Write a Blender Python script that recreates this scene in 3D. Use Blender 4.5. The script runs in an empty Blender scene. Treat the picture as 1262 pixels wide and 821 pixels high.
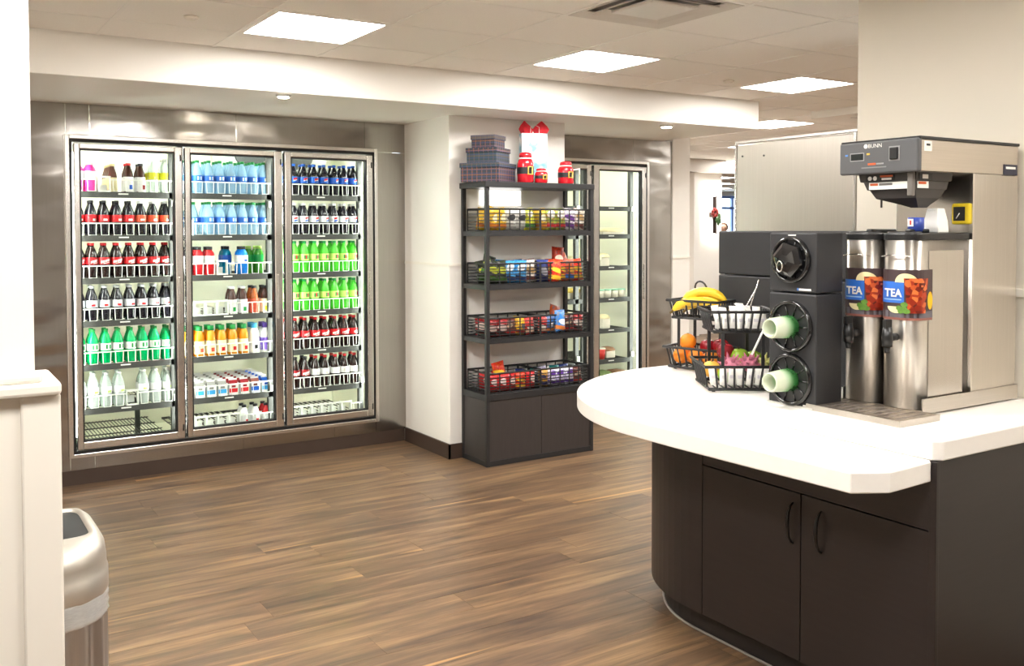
import bpy, bmesh, math, random
from math import sin, cos, pi, radians
from mathutils import Vector, Matrix
random.seed(7)
S = bpy.context.scene
COL = S.collection
# ------------------------------------------------------------------ camera, world, exposure
def make_camera():
    F, PX, PY = 1150.68, 609.16, 316.53
    yaw, pitch, roll = 0.559144, -0.029845, -0.00238
    cd = bpy.data.cameras.new('camera')
    cd.sensor_fit = 'HORIZONTAL'; cd.sensor_width = 36
    cd.lens = F / 1262 * 36
    cd.shift_x = (631 - PX) / 1262
    cd.shift_y = (PY - 410.5) / 1262
    cd.clip_start = 0.05; cd.clip_end = 100
    fw = Vector((sin(yaw)*cos(pitch), cos(yaw)*cos(pitch), sin(pitch)))
    r = fw.cross(Vector((0, 0, 1))).normalized(); u = r.cross(fw)
    r2 = cos(roll)*r + sin(roll)*u; u2 = -sin(roll)*r + cos(roll)*u
    m = Matrix((( r2.x, u2.x, -fw.x, 0), (r2.y, u2.y, -fw.y, 0), (r2.z, u2.z, -fw.z, 1.55), (0, 0, 0, 1)))
    o = bpy.data.objects.new('camera', cd); o.matrix_world = m
    COL.objects.link(o); S.camera = o
make_camera()
w = bpy.data.worlds.new('daylight'); S.world = w; w.use_nodes = True
w.node_tree.nodes['Background'].inputs[0].default_value = (0.75, 0.87, 1.0, 1)
w.node_tree.nodes['Background'].inputs[1].default_value = 3.0
S.view_settings.view_transform = 'Standard'; S.view_settings.look = 'None'
S.view_settings.gamma = 1; S.view_settings.use_curve_mapping = False
S.view_settings.exposure = 1.7
LAMP_CEIL = 15.0      # ceiling panel radiance
LAMP_COOLER = 21.0    # cooler tube radiance
LAMP_DOWN = 30.0

# ------------------------------------------------------------------ materials
MATS = {}
def lin(c):
    f = lambda v: v/12.92 if v <= .04045 else ((v+.055)/1.055)**2.4
    return tuple(f(v/255) for v in c)
def nt_new(name):
    m = bpy.data.materials.new(name); m.use_nodes = True
    nt = m.node_tree; b = nt.nodes['Principled BSDF']
    return m, nt, b
def pm(name, rgb, rough=.5, metal=0., var=.08, scale=25., bump=0., bscale=80., spec=.5, alpha=1., emit=None, stretch=(1,1,1), coat=0.):
    """Plain procedural material: colour (0-255 sRGB) with noise variation and optional bump."""
    if name in MATS: return MATS[name]
    m, nt, b = nt_new(name)
    N = nt.nodes; L = nt.links
    tc = N.new('ShaderNodeTexCoord'); mp = N.new('ShaderNodeMapping'); mp.inputs['Scale'].default_value = stretch
    L.new(tc.outputs['Object'], mp.inputs[0])
    nz = N.new('ShaderNodeTexNoise'); nz.inputs['Scale'].default_value = scale; nz.inputs['Detail'].default_value = 3
    L.new(mp.outputs[0], nz.inputs['Vector'])
    c = lin(rgb)
    mix = N.new('ShaderNodeMix'); mix.data_type = 'RGBA'
    mix.inputs[6].default_value = tuple(max(0, v*(1-var)) for v in c) + (1,)
    mix.inputs[7].default_value = tuple(min(1, v*(1+var)) for v in c) + (1,)
    L.new(nz.outputs['Fac'], mix.inputs[0]); L.new(mix.outputs[2], b.inputs['Base Color'])
    b.inputs['Roughness'].default_value = rough; b.inputs['Metallic'].default_value = metal
    b.inputs['Specular IOR Level'].default_value = spec
    b.inputs['Coat Weight'].default_value = coat
    if bump:
        n2 = N.new('ShaderNodeTexNoise'); n2.inputs['Scale'].default_value = bscale; n2.inputs['Detail'].default_value = 2
        L.new(mp.outputs[0], n2.inputs['Vector'])
        bp = N.new('ShaderNodeBump'); bp.inputs['Strength'].default_value = bump; bp.inputs['Distance'].default_value = .01
        L.new(n2.outputs['Fac'], bp.inputs['Height']); L.new(bp.outputs[0], b.inputs['Normal'])
    if alpha < 1:
        b.inputs['Alpha'].default_value = alpha
    if emit:
        b.inputs['Emission Color'].default_value = lin(rgb) + (1,)
        b.inputs['Emission Strength'].default_value = emit
    MATS[name] = m
    return m
def emis(name, rgb, st):
    if name in MATS: return MATS[name]
    m, nt, b = nt_new(name)
    nt.nodes.remove(b)
    e = nt.nodes.new('ShaderNodeEmission'); e.inputs[0].default_value = lin(rgb)+(1,); e.inputs[1].default_value = st
    nt.links.new(e.outputs[0], nt.nodes['Material Output'].inputs[0])
    MATS[name] = m; return m
def glassmat(name, tint=(1,1,1), refl=.10):
    if name in MATS: return MATS[name]
    m, nt, b = nt_new(name); N = nt.nodes; L = nt.links; N.remove(b)
    t = N.new('ShaderNodeBsdfTransparent'); t.inputs[0].default_value = tint+(1,)
    g = N.new('ShaderNodeBsdfGlossy'); g.inputs['Roughness'].default_value = .03
    fr = N.new('ShaderNodeLayerWeight'); fr.inputs[0].default_value = .12
    mx = N.new('ShaderNodeMixShader'); ml = N.new('ShaderNodeMath'); ml.operation = 'MULTIPLY'; ml.inputs[1].default_value = refl*4
    L.new(fr.outputs['Fresnel'], ml.inputs[0]); L.new(ml.outputs[0], mx.inputs[0])
    L.new(t.outputs[0], mx.inputs[1]); L.new(g.outputs[0], mx.inputs[2])
    L.new(mx.outputs[0], N['Material Output'].inputs[0])
    MATS[name] = m; return m
def plasticmat(name, rgb, clear=.5, rough=.15):
    """see-through bottle plastic / liquid: principled mixed with transparent"""
    if name in MATS: return MATS[name]
    m, nt, b = nt_new(name); N = nt.nodes; L = nt.links
    nz = N.new('ShaderNodeTexNoise'); nz.inputs['Scale'].default_value = 30
    rm = N.new('ShaderNodeMapRange'); rm.inputs[3].default_value = max(0, clear-.1); rm.inputs[4].default_value = min(1, clear+.1)
    L.new(nz.outputs['Fac'], rm.inputs[0])
    t = N.new('ShaderNodeBsdfTransparent'); t.inputs[0].default_value = tuple(.5+.5*v for v in lin(rgb))+(1,)
    b.inputs['Base Color'].default_value = lin(rgb)+(1,); b.inputs['Roughness'].default_value = rough
    mx = N.new('ShaderNodeMixShader'); L.new(rm.outputs[0], mx.inputs[0])
    L.new(b.outputs[0], mx.inputs[1]); L.new(t.outputs[0], mx.inputs[2])
    L.new(mx.outputs[0], N['Material Output'].inputs[0])
    MATS[name] = m; return m
def steelmat(name, rgb=(200,196,190), rough=.26, axis='x', wav=0., grain=.06, aniso=0.):
    if name in MATS: return MATS[name]
    m, nt, b = nt_new(name); N = nt.nodes; L = nt.links
    tc = N.new('ShaderNodeTexCoord'); mp = N.new('ShaderNodeMapping')
    mp.inputs['Scale'].default_value = {'x': (3, 200, 400), 'z': (300, 300, 3), 'y': (300, 3, 300)}[axis]
    L.new(tc.outputs['Object'], mp.inputs[0])
    nz = N.new('ShaderNodeTexNoise'); nz.inputs['Scale'].default_value = 1; nz.inputs['Detail'].default_value = 2
    L.new(mp.outputs[0], nz.inputs['Vector'])
    c = lin(rgb); mix = N.new('ShaderNodeMix'); mix.data_type = 'RGBA'
    mix.inputs[6].default_value = tuple(v*.9 for v in c)+(1,); mix.inputs[7].default_value = tuple(min(1, v*1.06) for v in c)+(1,)
    L.new(nz.outputs['Fac'], mix.inputs[0]); L.new(mix.outputs[2], b.inputs['Base Color'])
    b.inputs['Metallic'].default_value = 1; b.inputs['Roughness'].default_value = rough
    if aniso:
        tg = N.new('ShaderNodeTangent'); tg.direction_type = 'RADIAL'; tg.axis = 'Z'; L.new(tg.outputs[0], b.inputs['Tangent'])
        b.inputs['Anisotropic'].default_value = aniso; b.inputs['Anisotropic Rotation'].default_value = .25
    bp = N.new('ShaderNodeBump'); bp.inputs['Strength'].default_value = grain; bp.inputs['Distance'].default_value = .002
    L.new(nz.outputs['Fac'], bp.inputs['Height'])
    if wav:
        m2 = N.new('ShaderNodeMapping'); m2.inputs['Scale'].default_value = (1.6, 1.6, 3.2); L.new(tc.outputs['Object'], m2.inputs[0])
        n2 = N.new('ShaderNodeTexNoise'); n2.inputs['Scale'].default_value = 1.6; n2.inputs['Detail'].default_value = 1
        L.new(m2.outputs[0], n2.inputs['Vector'])
        b2 = N.new('ShaderNodeBump'); b2.inputs['Strength'].default_value = wav; b2.inputs['Distance'].default_value = .05
        L.new(n2.outputs['Fac'], b2.inputs['Height']); L.new(bp.outputs[0], b2.inputs['Normal']); L.new(b2.outputs[0], b.inputs['Normal'])
    else:
        L.new(bp.outputs[0], b.inputs['Normal'])
    MATS[name] = m; return m
def woodfloor(name, planks=False):
    m, nt, b = nt_new(name); N = nt.nodes; L = nt.links
    oi = N.new('ShaderNodeObjectInfo'); tc = N.new('ShaderNodeTexCoord')
    geo = N.new('ShaderNodeNewGeometry')
    add = N.new('ShaderNodeVectorMath'); add.operation = 'ADD'
    sc = N.new('ShaderNodeVectorMath'); sc.operation = 'SCALE'; sc.inputs['Scale'].default_value = 37.
    cmb = N.new('ShaderNodeCombineXYZ')
    rnd = oi.outputs['Random']
    if planks:
        br = N.new('ShaderNodeTexBrick'); br.inputs['Scale'].default_value = 1; br.inputs['Brick Width'].default_value = 1.52
        br.inputs['Row Height'].default_value = .18; br.inputs['Mortar Size'].default_value = .0015; br.inputs['Bias'].default_value = 0
        br.inputs['Color1'].default_value = (0,0,0,1); br.inputs['Color2'].default_value = (1,1,1,1); br.inputs['Mortar'].default_value = (.5,.5,.5,1)
        L.new(geo.outputs['Position'], br.inputs['Vector']); sp = N.new('ShaderNodeSeparateColor'); L.new(br.outputs['Color'], sp.inputs[0]); rnd = sp.outputs[0]
    L.new(rnd, cmb.inputs[0]); L.new(rnd, cmb.inputs[1]); L.new(rnd, cmb.inputs[2])
    L.new(cmb.outputs[0], sc.inputs[0]); L.new(geo.outputs['Position'], add.inputs[0]); L.new(sc.outputs[0], add.inputs[1])
    mp = N.new('ShaderNodeMapping'); mp.inputs['Scale'].default_value = (.7, 7, 1); L.new(add.outputs[0], mp.inputs[0])
    n1 = N.new('ShaderNodeTexNoise'); n1.inputs['Scale'].default_value = 2.2; n1.inputs['Detail'].default_value = 6; n1.inputs['Roughness'].default_value = .62
    n1.inputs['Distortion'].default_value = .6
    L.new(mp.outputs[0], n1.inputs['Vector'])
    r1 = N.new('ShaderNodeValToRGB'); e = r1.color_ramp.elements
    e[0].position = .27; e[0].color = lin((64, 51, 44))+(1,); e[1].position = .72; e[1].color = lin((152, 123, 90))+(1,)
    x = r1.color_ramp.elements.new(.5); x.color = lin((110, 87, 65))+(1,)
    L.new(n1.outputs['Fac'], r1.inputs[0])
    mp2 = N.new('ShaderNodeMapping'); mp2.inputs['Scale'].default_value = (3, 120, 1); L.new(add.outputs[0], mp2.inputs[0])
    n2 = N.new('ShaderNodeTexNoise'); n2.inputs['Scale'].default_value = 1.; n2.inputs['Detail'].default_value = 4; L.new(mp2.outputs[0], n2.inputs['Vector'])
    # tone per plank
    r2 = N.new('ShaderNodeValToRGB'); e = r2.color_ramp.elements
    e[0].color = (.80,.78,.78,1); e[1].color = (1.13,1.09,1.0,1); e[0].position = 0; e[1].position = 1
    x = r2.color_ramp.elements.new(.55); x.color = (.98,.95,.93,1)
    L.new(rnd, r2.inputs[0])
    mu = N.new('ShaderNodeMix'); mu.data_type = 'RGBA'; mu.blend_type = 'MULTIPLY'; mu.inputs[0].default_value = 1
    L.new(r1.outputs[0], mu.inputs[6]); L.new(r2.outputs[0], mu.inputs[7])
    mg = N.new('ShaderNodeMix'); mg.data_type = 'RGBA'; mg.blend_type = 'OVERLAY'; mg.inputs[0].default_value = .35
    L.new(mu.outputs[2], mg.inputs[6]); L.new(n2.outputs['Fac'], mg.inputs[7])
    # amber heartwood streaks along some boards
    mp3 = N.new('ShaderNodeMapping'); mp3.inputs['Scale'].default_value = (.45, 13, 1); L.new(add.outputs[0], mp3.inputs[0])
    n3 = N.new('ShaderNodeTexNoise'); n3.inputs['Scale'].default_value = 1.3; n3.inputs['Detail'].default_value = 1; L.new(mp3.outputs[0], n3.inputs['Vector'])
    r3 = N.new('ShaderNodeMapRange'); r3.inputs[1].default_value = .70; r3.inputs[2].default_value = .76; r3.inputs[4].default_value = .75; L.new(n3.outputs['Fac'], r3.inputs[0])
    ma = N.new('ShaderNodeMix'); ma.data_type = 'RGBA'; L.new(r3.outputs[0], ma.inputs[0]); L.new(mg.outputs[2], ma.inputs[6]); ma.inputs[7].default_value = lin((198, 152, 98))+(1,)
    L.new(ma.outputs[2], b.inputs['Base Color'])
    b.inputs['Roughness'].default_value = .36; b.inputs['Specular IOR Level'].default_value = .45
    bp = N.new('ShaderNodeBump'); bp.inputs['Strength'].default_value = .08; bp.inputs['Distance'].default_value = .004
    L.new(n2.outputs['Fac'], bp.inputs['Height']); L.new(bp.outputs[0], b.inputs['Normal'])
    MATS[name] = m; return m
def bagmat(name, base, logo, band, seed=0.):
    """printed snack bag: base colour, oval logo, lower band, fine stripes (flat print)"""
    if name in MATS: return MATS[name]
    m, nt, b = nt_new(name); N = nt.nodes; L = nt.links
    tc = N.new('ShaderNodeTexCoord'); sx = N.new('ShaderNodeSeparateXYZ'); L.new(tc.outputs['Generated'], sx.inputs[0])
    def mth(op, a, bb=None, c=None):
        n = N.new('ShaderNodeMath'); n.operation = op
        for i, v in enumerate((a, bb, c)):
            if v is None: continue
            if isinstance(v, (int, float)): n.inputs[i].default_value = v
            else: L.new(v, n.inputs[i])
        return n.outputs[0]
    u = sx.outputs[0]; v = sx.outputs[2]
    du = mth('DIVIDE', mth('SUBTRACT', u, .38+.24*((seed*7.3) % 1)), .24+.24*((seed*3.7) % 1)); dv = mth('DIVIDE', mth('SUBTRACT', mth('ADD', v, mth('MULTIPLY', u, ((seed*5.1) % 1)*.5-.25)), .45+.25*((seed*9.7) % 1)), .09+.12*((seed*1.9) % 1))
    ell = mth('LESS_THAN', mth('ADD', mth('MULTIPLY', du, du), mth('MULTIPLY', dv, dv)), 1.)
    bd = mth('LESS_THAN', mth('ABSOLUTE', mth('SUBTRACT', mth('ADD', v, mth('MULTIPLY', u, .12)), .25)), .09)
    nz = N.new('ShaderNodeTexNoise'); nz.inputs['Scale'].default_value = 7; nz.inputs['Detail'].default_value = 2
    ad = N.new('ShaderNodeVectorMath'); ad.operation = 'ADD'; ad.inputs[1].default_value = (seed, seed*2, seed*3); L.new(tc.outputs['Generated'], ad.inputs[0]); L.new(ad.outputs[0], nz.inputs['Vector'])
    bl = mth('GREATER_THAN', nz.outputs['Fac'], .54)
    def mixc(f, a, c):
        n = N.new('ShaderNodeMix'); n.data_type = 'RGBA'; L.new(f, n.inputs[0])
        for i, q in ((6, a), (7, c)):
            if isinstance(q, tuple): n.inputs[i].default_value = lin(q)+(1,)
            else: L.new(q, n.inputs[i])
        return n.outputs[2]
    c = mixc(bl, base, tuple(int(q*.6+w_*.4) for q, w_ in zip(base, band)))
    c = mixc(bd, c, band); c = mixc(ell, c, logo)
    L.new(c, b.inputs['Base Color']); b.inputs['Roughness'].default_value = .3
    MATS[name] = m; return m
def plaidmat(name):
    m, nt, b = nt_new(name); N = nt.nodes; L = nt.links
    tc = N.new('ShaderNodeTexCoord')
    outs = []
    for direction, scale, col, ph in (('X', 9, (150, 92, 62), 0), ('Y', 9, (150, 92, 62), 0), ('Z', 9, (148, 96, 66), 1.), ('X', 17, (44, 72, 76), 2.), ('Y', 17, (44, 72, 76), 2.), ('Z', 14, (62, 74, 120), 0.)):
        wv = N.new('ShaderNodeTexWave'); wv.bands_direction = direction; wv.inputs['Scale'].default_value = scale; wv.inputs['Phase Offset'].default_value = ph
        L.new(tc.outputs['Object'], wv.inputs['Vector'])
        gt = N.new('ShaderNodeMath'); gt.operation = 'GREATER_THAN'; gt.inputs[1].default_value = .9; L.new(wv.outputs['Fac'], gt.inputs[0])
        outs.append((gt.outputs[0], col))
    cur = lin((44, 46, 60))+(1,)
    for f, col in outs:
        n = N.new('ShaderNodeMix'); n.data_type = 'RGBA'
        ml = N.new('ShaderNodeMath'); ml.operation = 'MULTIPLY'; ml.inputs[1].default_value = .6; L.new(f, ml.inputs[0]); L.new(ml.outputs[0], n.inputs[0])
        if isinstance(cur, tuple): n.inputs[6].default_value = cur
        else: L.new(cur, n.inputs[6])
        n.inputs[7].default_value = lin(col)+(1,); cur = n.outputs[2]
    L.new(cur, b.inputs['Base Color']); b.inputs['Roughness'].default_value = .5
    MATS[name] = m; return m

WALL = pm('wall_paint', (238, 234, 227), .6, var=.02, scale=3, bump=.02, bscale=150)
TRIMW = pm('trim_paint', (238, 232, 221), .45, var=.02, scale=4)
CEILT = pm('ceiling_tile', (243, 239, 232), .9, var=.06, scale=120, bump=.25, bscale=220)
GRIDM = pm('grid_metal', (240, 236, 229), .5, var=.02)
BASEB = pm('baseboard_vinyl', (66, 52, 44), .45, var=.1, scale=10)
STEELW = steelmat('steel_wall', (170, 166, 161), .16, 'z', wav=.26)
STEELX = steelmat('steel_brushed', (210, 205, 198), .24, 'z')
URNM = steelmat('steel_urn', (216, 211, 204), .34, 'z', aniso=.85, grain=.02)
STEELH = steelmat('steel_horizontal', (200, 194, 186), .3, 'x')
CHROME = steelmat('chrome_frame', (226, 222, 217), .26, 'z', grain=.02)
BLACKF = pm('black_powder_coat', (36, 35, 36), .45, var=.1)
GASKET = pm('black_gasket', (22, 22, 23), .5, var=.1)
DARKW = pm('dark_laminate', (40, 34, 33), .42, var=.18, scale=6, stretch=(1, 1, 14), bump=.03, bscale=60)
RACKW = pm('rack_dark_wood', (54, 48, 46), .5, var=.22, scale=8, stretch=(14, 14, 1), bump=.05)
QUARTZ = pm('white_quartz', (240, 236, 230), .28, var=.02, scale=60)
GLASS = glassmat('cooler_glass', (.97, .99, .98), .10)
LINER = pm('cooler_liner', (246, 244, 228), .5, var=.03, scale=8)
SHELFM = pm('shelf_dark_wire', (62, 62, 60), .5, var=.1)
WHITEP = pm('white_plastic', (240, 240, 234), .4, var=.02)
LANEM = pm('lane_guide_plastic', (236, 238, 230), .35, var=.03)
FLOORM = woodfloor('floor_plank_wood'); FLOORB = woodfloor('floor_base_wood', True)

# ------------------------------------------------------------------ mesh builder
class MB:
    def __init__(s): s.v = []; s.f = []; s.mi = []; s.sm = []
    def add(s, vs, fs, mi=0, sm=False):
        n = len(s.v); s.v += [tuple(p) for p in vs]
        for f in fs: s.f.append(tuple(i+n for i in f)); s.mi.append(mi); s.sm.append(sm)
        return s
    def box(s, x0, x1, y0, y1, z0, z1, mi=0):
        return s.add([(x0,y0,z0),(x1,y0,z0),(x1,y1,z0),(x0,y1,z0),(x0,y0,z1),(x1,y0,z1),(x1,y1,z1),(x0,y1,z1)],
                     [(0,3,2,1),(4,5,6,7),(0,1,5,4),(1,2,6,5),(2,3,7,6),(3,0,4,7)], mi)
    def rings(s, rings, mi=0, sm=True, cap0=True, cap1=True, closed=True):
        n = len(rings[0]); vs = [p for r in rings for p in r]; fs = []
        for k in range(len(rings)-1):
            for i in range(n if closed else n-1):
                j = (i+1) % n
                fs.append((k*n+i, k*n+j, (k+1)*n+j, (k+1)*n+i))
        base = len(s.v); s.add(vs, fs, mi, sm)
        if cap0: s.f.append(tuple(base+i for i in reversed(range(n)))); s.mi.append(mi); s.sm.append(False)
        if cap1: s.f.append(tuple(base+(len(rings)-1)*n+i for i in range(n))); s.mi.append(mi); s.sm.append(False)
        return s
    def lathe(s, prof, n=16, c=(0,0,0), mi=0, sm=True, cap0=True, cap1=True, sx=1, sy=1):
        rs = [[(c[0]+r*sx*cos(2*pi*i/n), c[1]+r*sy*sin(2*pi*i/n), c[2]+z) for i in range(n)] for r, z in prof]
        return s.rings(rs, mi, sm, cap0, cap1)
    def cyl(s, p0, p1, r0, r1=None, n=12, mi=0, sm=True, caps=True):
        r1 = r0 if r1 is None else r1
        p0 = Vector(p0); p1 = Vector(p1); d = (p1-p0).normalized()
        a = d.orthogonal().normalized(); b = d.cross(a)
        rs = [[p + r*(cos(2*pi*i/n)*a + sin(2*pi*i/n)*b) for i in range(n)] for p, r in ((p0, r0), (p1, r1))]
        return s.rings(rs, mi, sm, caps, caps)
    def tube(s, pts, r, n=8, mi=0, closed=False, radii=None):
        pts = [Vector(p) for p in pts]; rs = []; m = len(pts)
        prev = None
        for i, p in enumerate(pts):
            if closed: d = pts[(i+1) % m]-pts[i-1]
            else: d = pts[min(i+1, m-1)]-pts[max(i-1, 0)]
            d.normalize()
            if prev is None: a = d.orthogonal().normalized()
            else:
                a = prev - d*prev.dot(d); a.normalize()
            prev = a; b = d.cross(a); rr = radii[i] if radii else r
            rs.append([p + rr*(cos(2*pi*k/n)*a+sin(2*pi*k/n)*b) for k in range(n)])
        if closed: rs.append(rs[0]); return s.rings(rs, mi, True, False, False)
        return s.rings(rs, mi, True)
    def prism(s, poly, z0, z1, mi=0, sm=False):
        return s.rings([[(x, y, z0) for x, y in poly], [(x, y, z1) for x, y in poly]], mi, sm)
    def sphere(s, c, r, n=14, m=9, mi=0, sx=1, sy=1, sz=1):
        rs = []
        for k in range(1, m):
            t = pi*k/m
            rs.append([(c[0]+r*sx*sin(t)*cos(2*pi*i/n), c[1]+r*sy*sin(t)*sin(2*pi*i/n), c[2]-r*sz*cos(t)) for i in range(n)])
        return s.rings(rs, mi, True)
    def frame(s, x0, x1, z0, z1, y0, y1, wx, wz=None, mi=0):
        wz = wz or wx
        s.box(x0, x0+wx, y0, y1, z0, z1, mi); s.box(x1-wx, x1, y0, y1, z0, z1, mi)
        s.box(x0+wx, x1-wx, y0, y1, z0, z0+wz, mi); return s.box(x0+wx, x1-wx, y0, y1, z1-wz, z1, mi)
    def mesh(s, name, mats):
        me = bpy.data.meshes.new(name)
        me.from_pydata(s.v, [], s.f)
        for m in (mats if isinstance(mats, (list, tuple)) else [mats]): me.materials.append(m)
        me.polygons.foreach_set('material_index', s.mi); me.polygons.foreach_set('use_smooth', s.sm)
        bm = bmesh.new(); bm.from_mesh(me); bmesh.ops.recalc_face_normals(bm, faces=bm.faces); bm.to_mesh(me); bm.free()
        me.update(); return me
    def build(s, name, mats, parent=None, origin=None, bevel=0.):
        """verts are in the frame of the root: world coordinates unless the parent was made 'local'"""
        org = Vector(origin) if origin is not None else (Vector(WL[parent.name]) if parent is not None and parent.name in WL else Vector((0,0,0)))
        if any(org): s.v = [(x-org.x, y-org.y, z-org.z) for x, y, z in s.v]
        o = bpy.data.objects.new(name, s.mesh(name, mats)); COL.objects.link(o)
        if parent is not None:
            o.parent = parent; WL[o.name] = tuple(org)
        else:
            o.location = org; WL[o.name] = tuple(org)
        if bevel:
            b = o.modifiers.new('bevel', 'BEVEL'); b.width = bevel; b.segments = 2; b.limit_method = 'ANGLE'; b.angle_limit = radians(40)
        return o
WL = {}
def tag(o, label=None, cat=None, group=None, kind=None):
    if label: o['label'] = label
    if cat: o['category'] = cat
    if group: o['group'] = group
    if kind: o['kind'] = kind
    return o
def thing(name, label, cat, loc=(0,0,0), group=None, local=False, rz=0):
    o = bpy.data.objects.new(name, None); COL.objects.link(o); o.empty_display_size = .05
    o.location = loc; o.rotation_euler = (0, 0, rz); WL[o.name] = (0,0,0) if local else tuple(loc)
    return tag(o, label, cat, group)
def copy_tree(o, parent=None):
    c = o.copy(); COL.objects.link(c); c.parent = parent
    for ch in KIDS.get(o.name, []): copy_tree(ch, c)
    return c
KIDS = {}
def reg(o):
    KIDS[o.name] = list(o.children)
    for c in o.children: reg(c)
    return o
def text_mb(txt, size, bold=0.):
    """flat lettering as triangles in XY, lower-left at the origin"""
    cu = bpy.data.curves.new('lettering', 'FONT'); cu.body = txt; cu.size = size; cu.offset = bold; cu.resolution_u = 2
    o = bpy.data.objects.new('lettering', cu)
    me = bpy.data.meshes.new_from_object(o)
    vs = [tuple(v.co) for v in me.vertices]; fs = [tuple(p.vertices) for p in me.polygons]
    bpy.data.objects.remove(o); bpy.data.curves.remove(cu); bpy.data.meshes.remove(me)
    return vs, fs
# ------------------------------------------------------------------ the setting
CZ = 2.525; PITCH = .578; GX0 = 1.39; GY0 = 4.045
def struct(o): o['kind'] = 'structure'; return o
floor = struct(MB().box(-3.2, 24, -2.7, 19, -.12, -.005).build('floor', FLOORB))
# floor boards, one object each
plank_me = {}
row = 0; y = .9
while y < 6.1:
    x = -1.6 + random.random()*1.2 - .5
    while x < 6.6:
        x1 = x + 1.52
        key = 'full'
        if key not in plank_me:
            plank_me[key] = MB().box(-.7595, .7595, -.0896, .0896, -.005, 0).mesh('floor_board', FLOORM)
        o = bpy.data.objects.new('floor_board', plank_me[key]); COL.objects.link(o); o.parent = floor
        o.location = ((x+x1)/2, y+.09, 0)
        x = x1
    y += .18; row += 1

ceiling = struct(MB().box(-3.2, 24, -2.7, 19, 2.56, 2.68).build('ceiling', CEILT))
LIGHT_CELLS = [(0,0),(3,0),(6,0),(0,-3),(-3,-3),(-3,-6),(0,-6),(3,-6),(9,3),(9,6),(12,6),(12,0),(12,-3),(6,-3),(12,3),(15,9),(17,12),(20,15),(23,18),(26,21)]  # side-hall and far-hall panels here are added to brighten dark surfaces
LIGHT_CELLS = list(dict.fromkeys(LIGHT_CELLS))
VENT = (2, -2)
tile_me = MB().box(-.2795, .2795, -.2795, .2795, 0, .012).mesh('ceiling_tile', CEILT)
part_me = MB().box(-.2795, .2795, -.195, .195, 0, .012).mesh('ceiling_tile', CEILT)
def in_soffit(x0, y0): return x0 + PITCH <= 5.62 and y0 >= 5.02
for i in range(-3, 14):
    for j in range(-4, 8):
        x0 = GX0+i*PITCH; y0 = GY0+j*PITCH
        if (i, j) in LIGHT_CELLS or (i, j) == VENT: continue
        if x0 < 5.4 and j >= 2: continue
        if x0 > 6.2 and j < 2: continue
        part = x0 < 5.4 and j == 1
        o = bpy.data.objects.new('ceiling_tile', part_me if part else tile_me); COL.objects.link(o); o.parent = ceiling
        o.location = (x0+PITCH/2, (y0+.0+.2035) if part else y0+PITCH/2, CZ)
for j in range(-4, 9):
    y0 = GY0+j*PITCH
    xa, xb = (-.4, 9.5) if y0 < 5 else (5.55, 9.5)
    o = MB().box(xa, xb, y0-.011, y0+.011, CZ-.002, CZ+.035).build('grid_bar', GRIDM, ceiling)
for i in range(-3, 15):
    x0 = GX0+i*PITCH
    o = MB().box(x0-.011, x0+.011, 1.7, 5.03 if x0 < 5.4 else 8.7, CZ-.003, CZ+.035).build('grid_bar', GRIDM, ceiling)
# plain ceiling board over the parts of the room where single tiles cannot be told apart
MB().box(-3.2, 3.56, -2.7, 1.73, CZ+.016, CZ+.045).box(-3.2, -.4, 1.73, 6.3, CZ+.016, CZ+.045).box(9.5, 24, -2.7, 19, CZ+.016, CZ+.045).box(5.55, 9.5, 8.68, 19, CZ+.016, CZ+.045).box(3.56, 9.5, -2.7, 2.3, CZ+.016, CZ+.045).build('ceiling_board', CEILT, ceiling)
MB().box(-1.2, 5.55, 5.03, 6.3, 2.31, 2.56).build('soffit', WALL, ceiling, bevel=.004)
MB().box(6.42, 8.0, .5, 5.25, 2.465, 2.545).build('soffit', WALL, ceiling)

wl = struct(MB().box(-3.2, .1805, 1.80, 1.92, 0, 2.56).build('wall_left', WALL))
# wainscot on the near wall: field, end stile proud of the wall, capped rail
MB().box(-3.2, .157, 1.782, 1.80, 0, 1.262).build('wainscot_panel', TRIMW, wl)
MB().box(.155, .2185, 1.775, 1.935, 0, 1.265).build('wainscot_stile', TRIMW, wl, bevel=.004)
MB().box(-3.2, .190, 1.77, 1.80, 1.287, 1.303).build('wainscot_cap', TRIMW, wl, bevel=.005)
MB().box(-3.2, .2185, 1.76, 1.94, 1.265, 1.287).build('wainscot_rail', TRIMW, wl, bevel=.006)
struct(MB().box(-1.3, -1.2, 1.92, 6.3, 0, 2.56).build('wall_alcove', WALL))
struct(MB().box(-3.3, -3.2, -2.7, 1.8, 0, 2.56).build('wall_side', WALL))
struct(MB().box(-3.3, 9.5, -2.8, -2.7, 0, 2.56).build('wall_behind', WALL))
wr = struct(MB().box(3.40, 3.55, -2.7, 2.54, 0, 2.56).build('wall_right', pm('wall_paint_beige', (226, 218, 204), .6, var=.02, scale=3)))
MB().box(3.385, 3.40, -2.7, 2.54, 1.300, 1.330).build('chair_rail', TRIMW, wr, bevel=.004)
struct(MB().box(9.4, 9.5, -2.7, 5.25, 0, 2.56).build('wall_hall', WALL))
# pillar between the two coolers
wp = struct(MB().box(3.06, 4.02, 5.46, 6.2, 0, 2.312).build('wall_pillar', WALL, bevel=.006))
MB().box(3.052, 3.06, 5.46, 6.11, 1.300, 1.318).box(3.052, 4.02, 5.452, 5.46, 1.300, 1.318).build('chair_rail', TRIMW, wp)
struct(MB().box(3.048, 3.06, 5.448, 6.11, 0, .10).box(3.048, 4.025, 5.448, 5.46, 0, .10).build('baseboard_pillar', BASEB))
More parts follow.
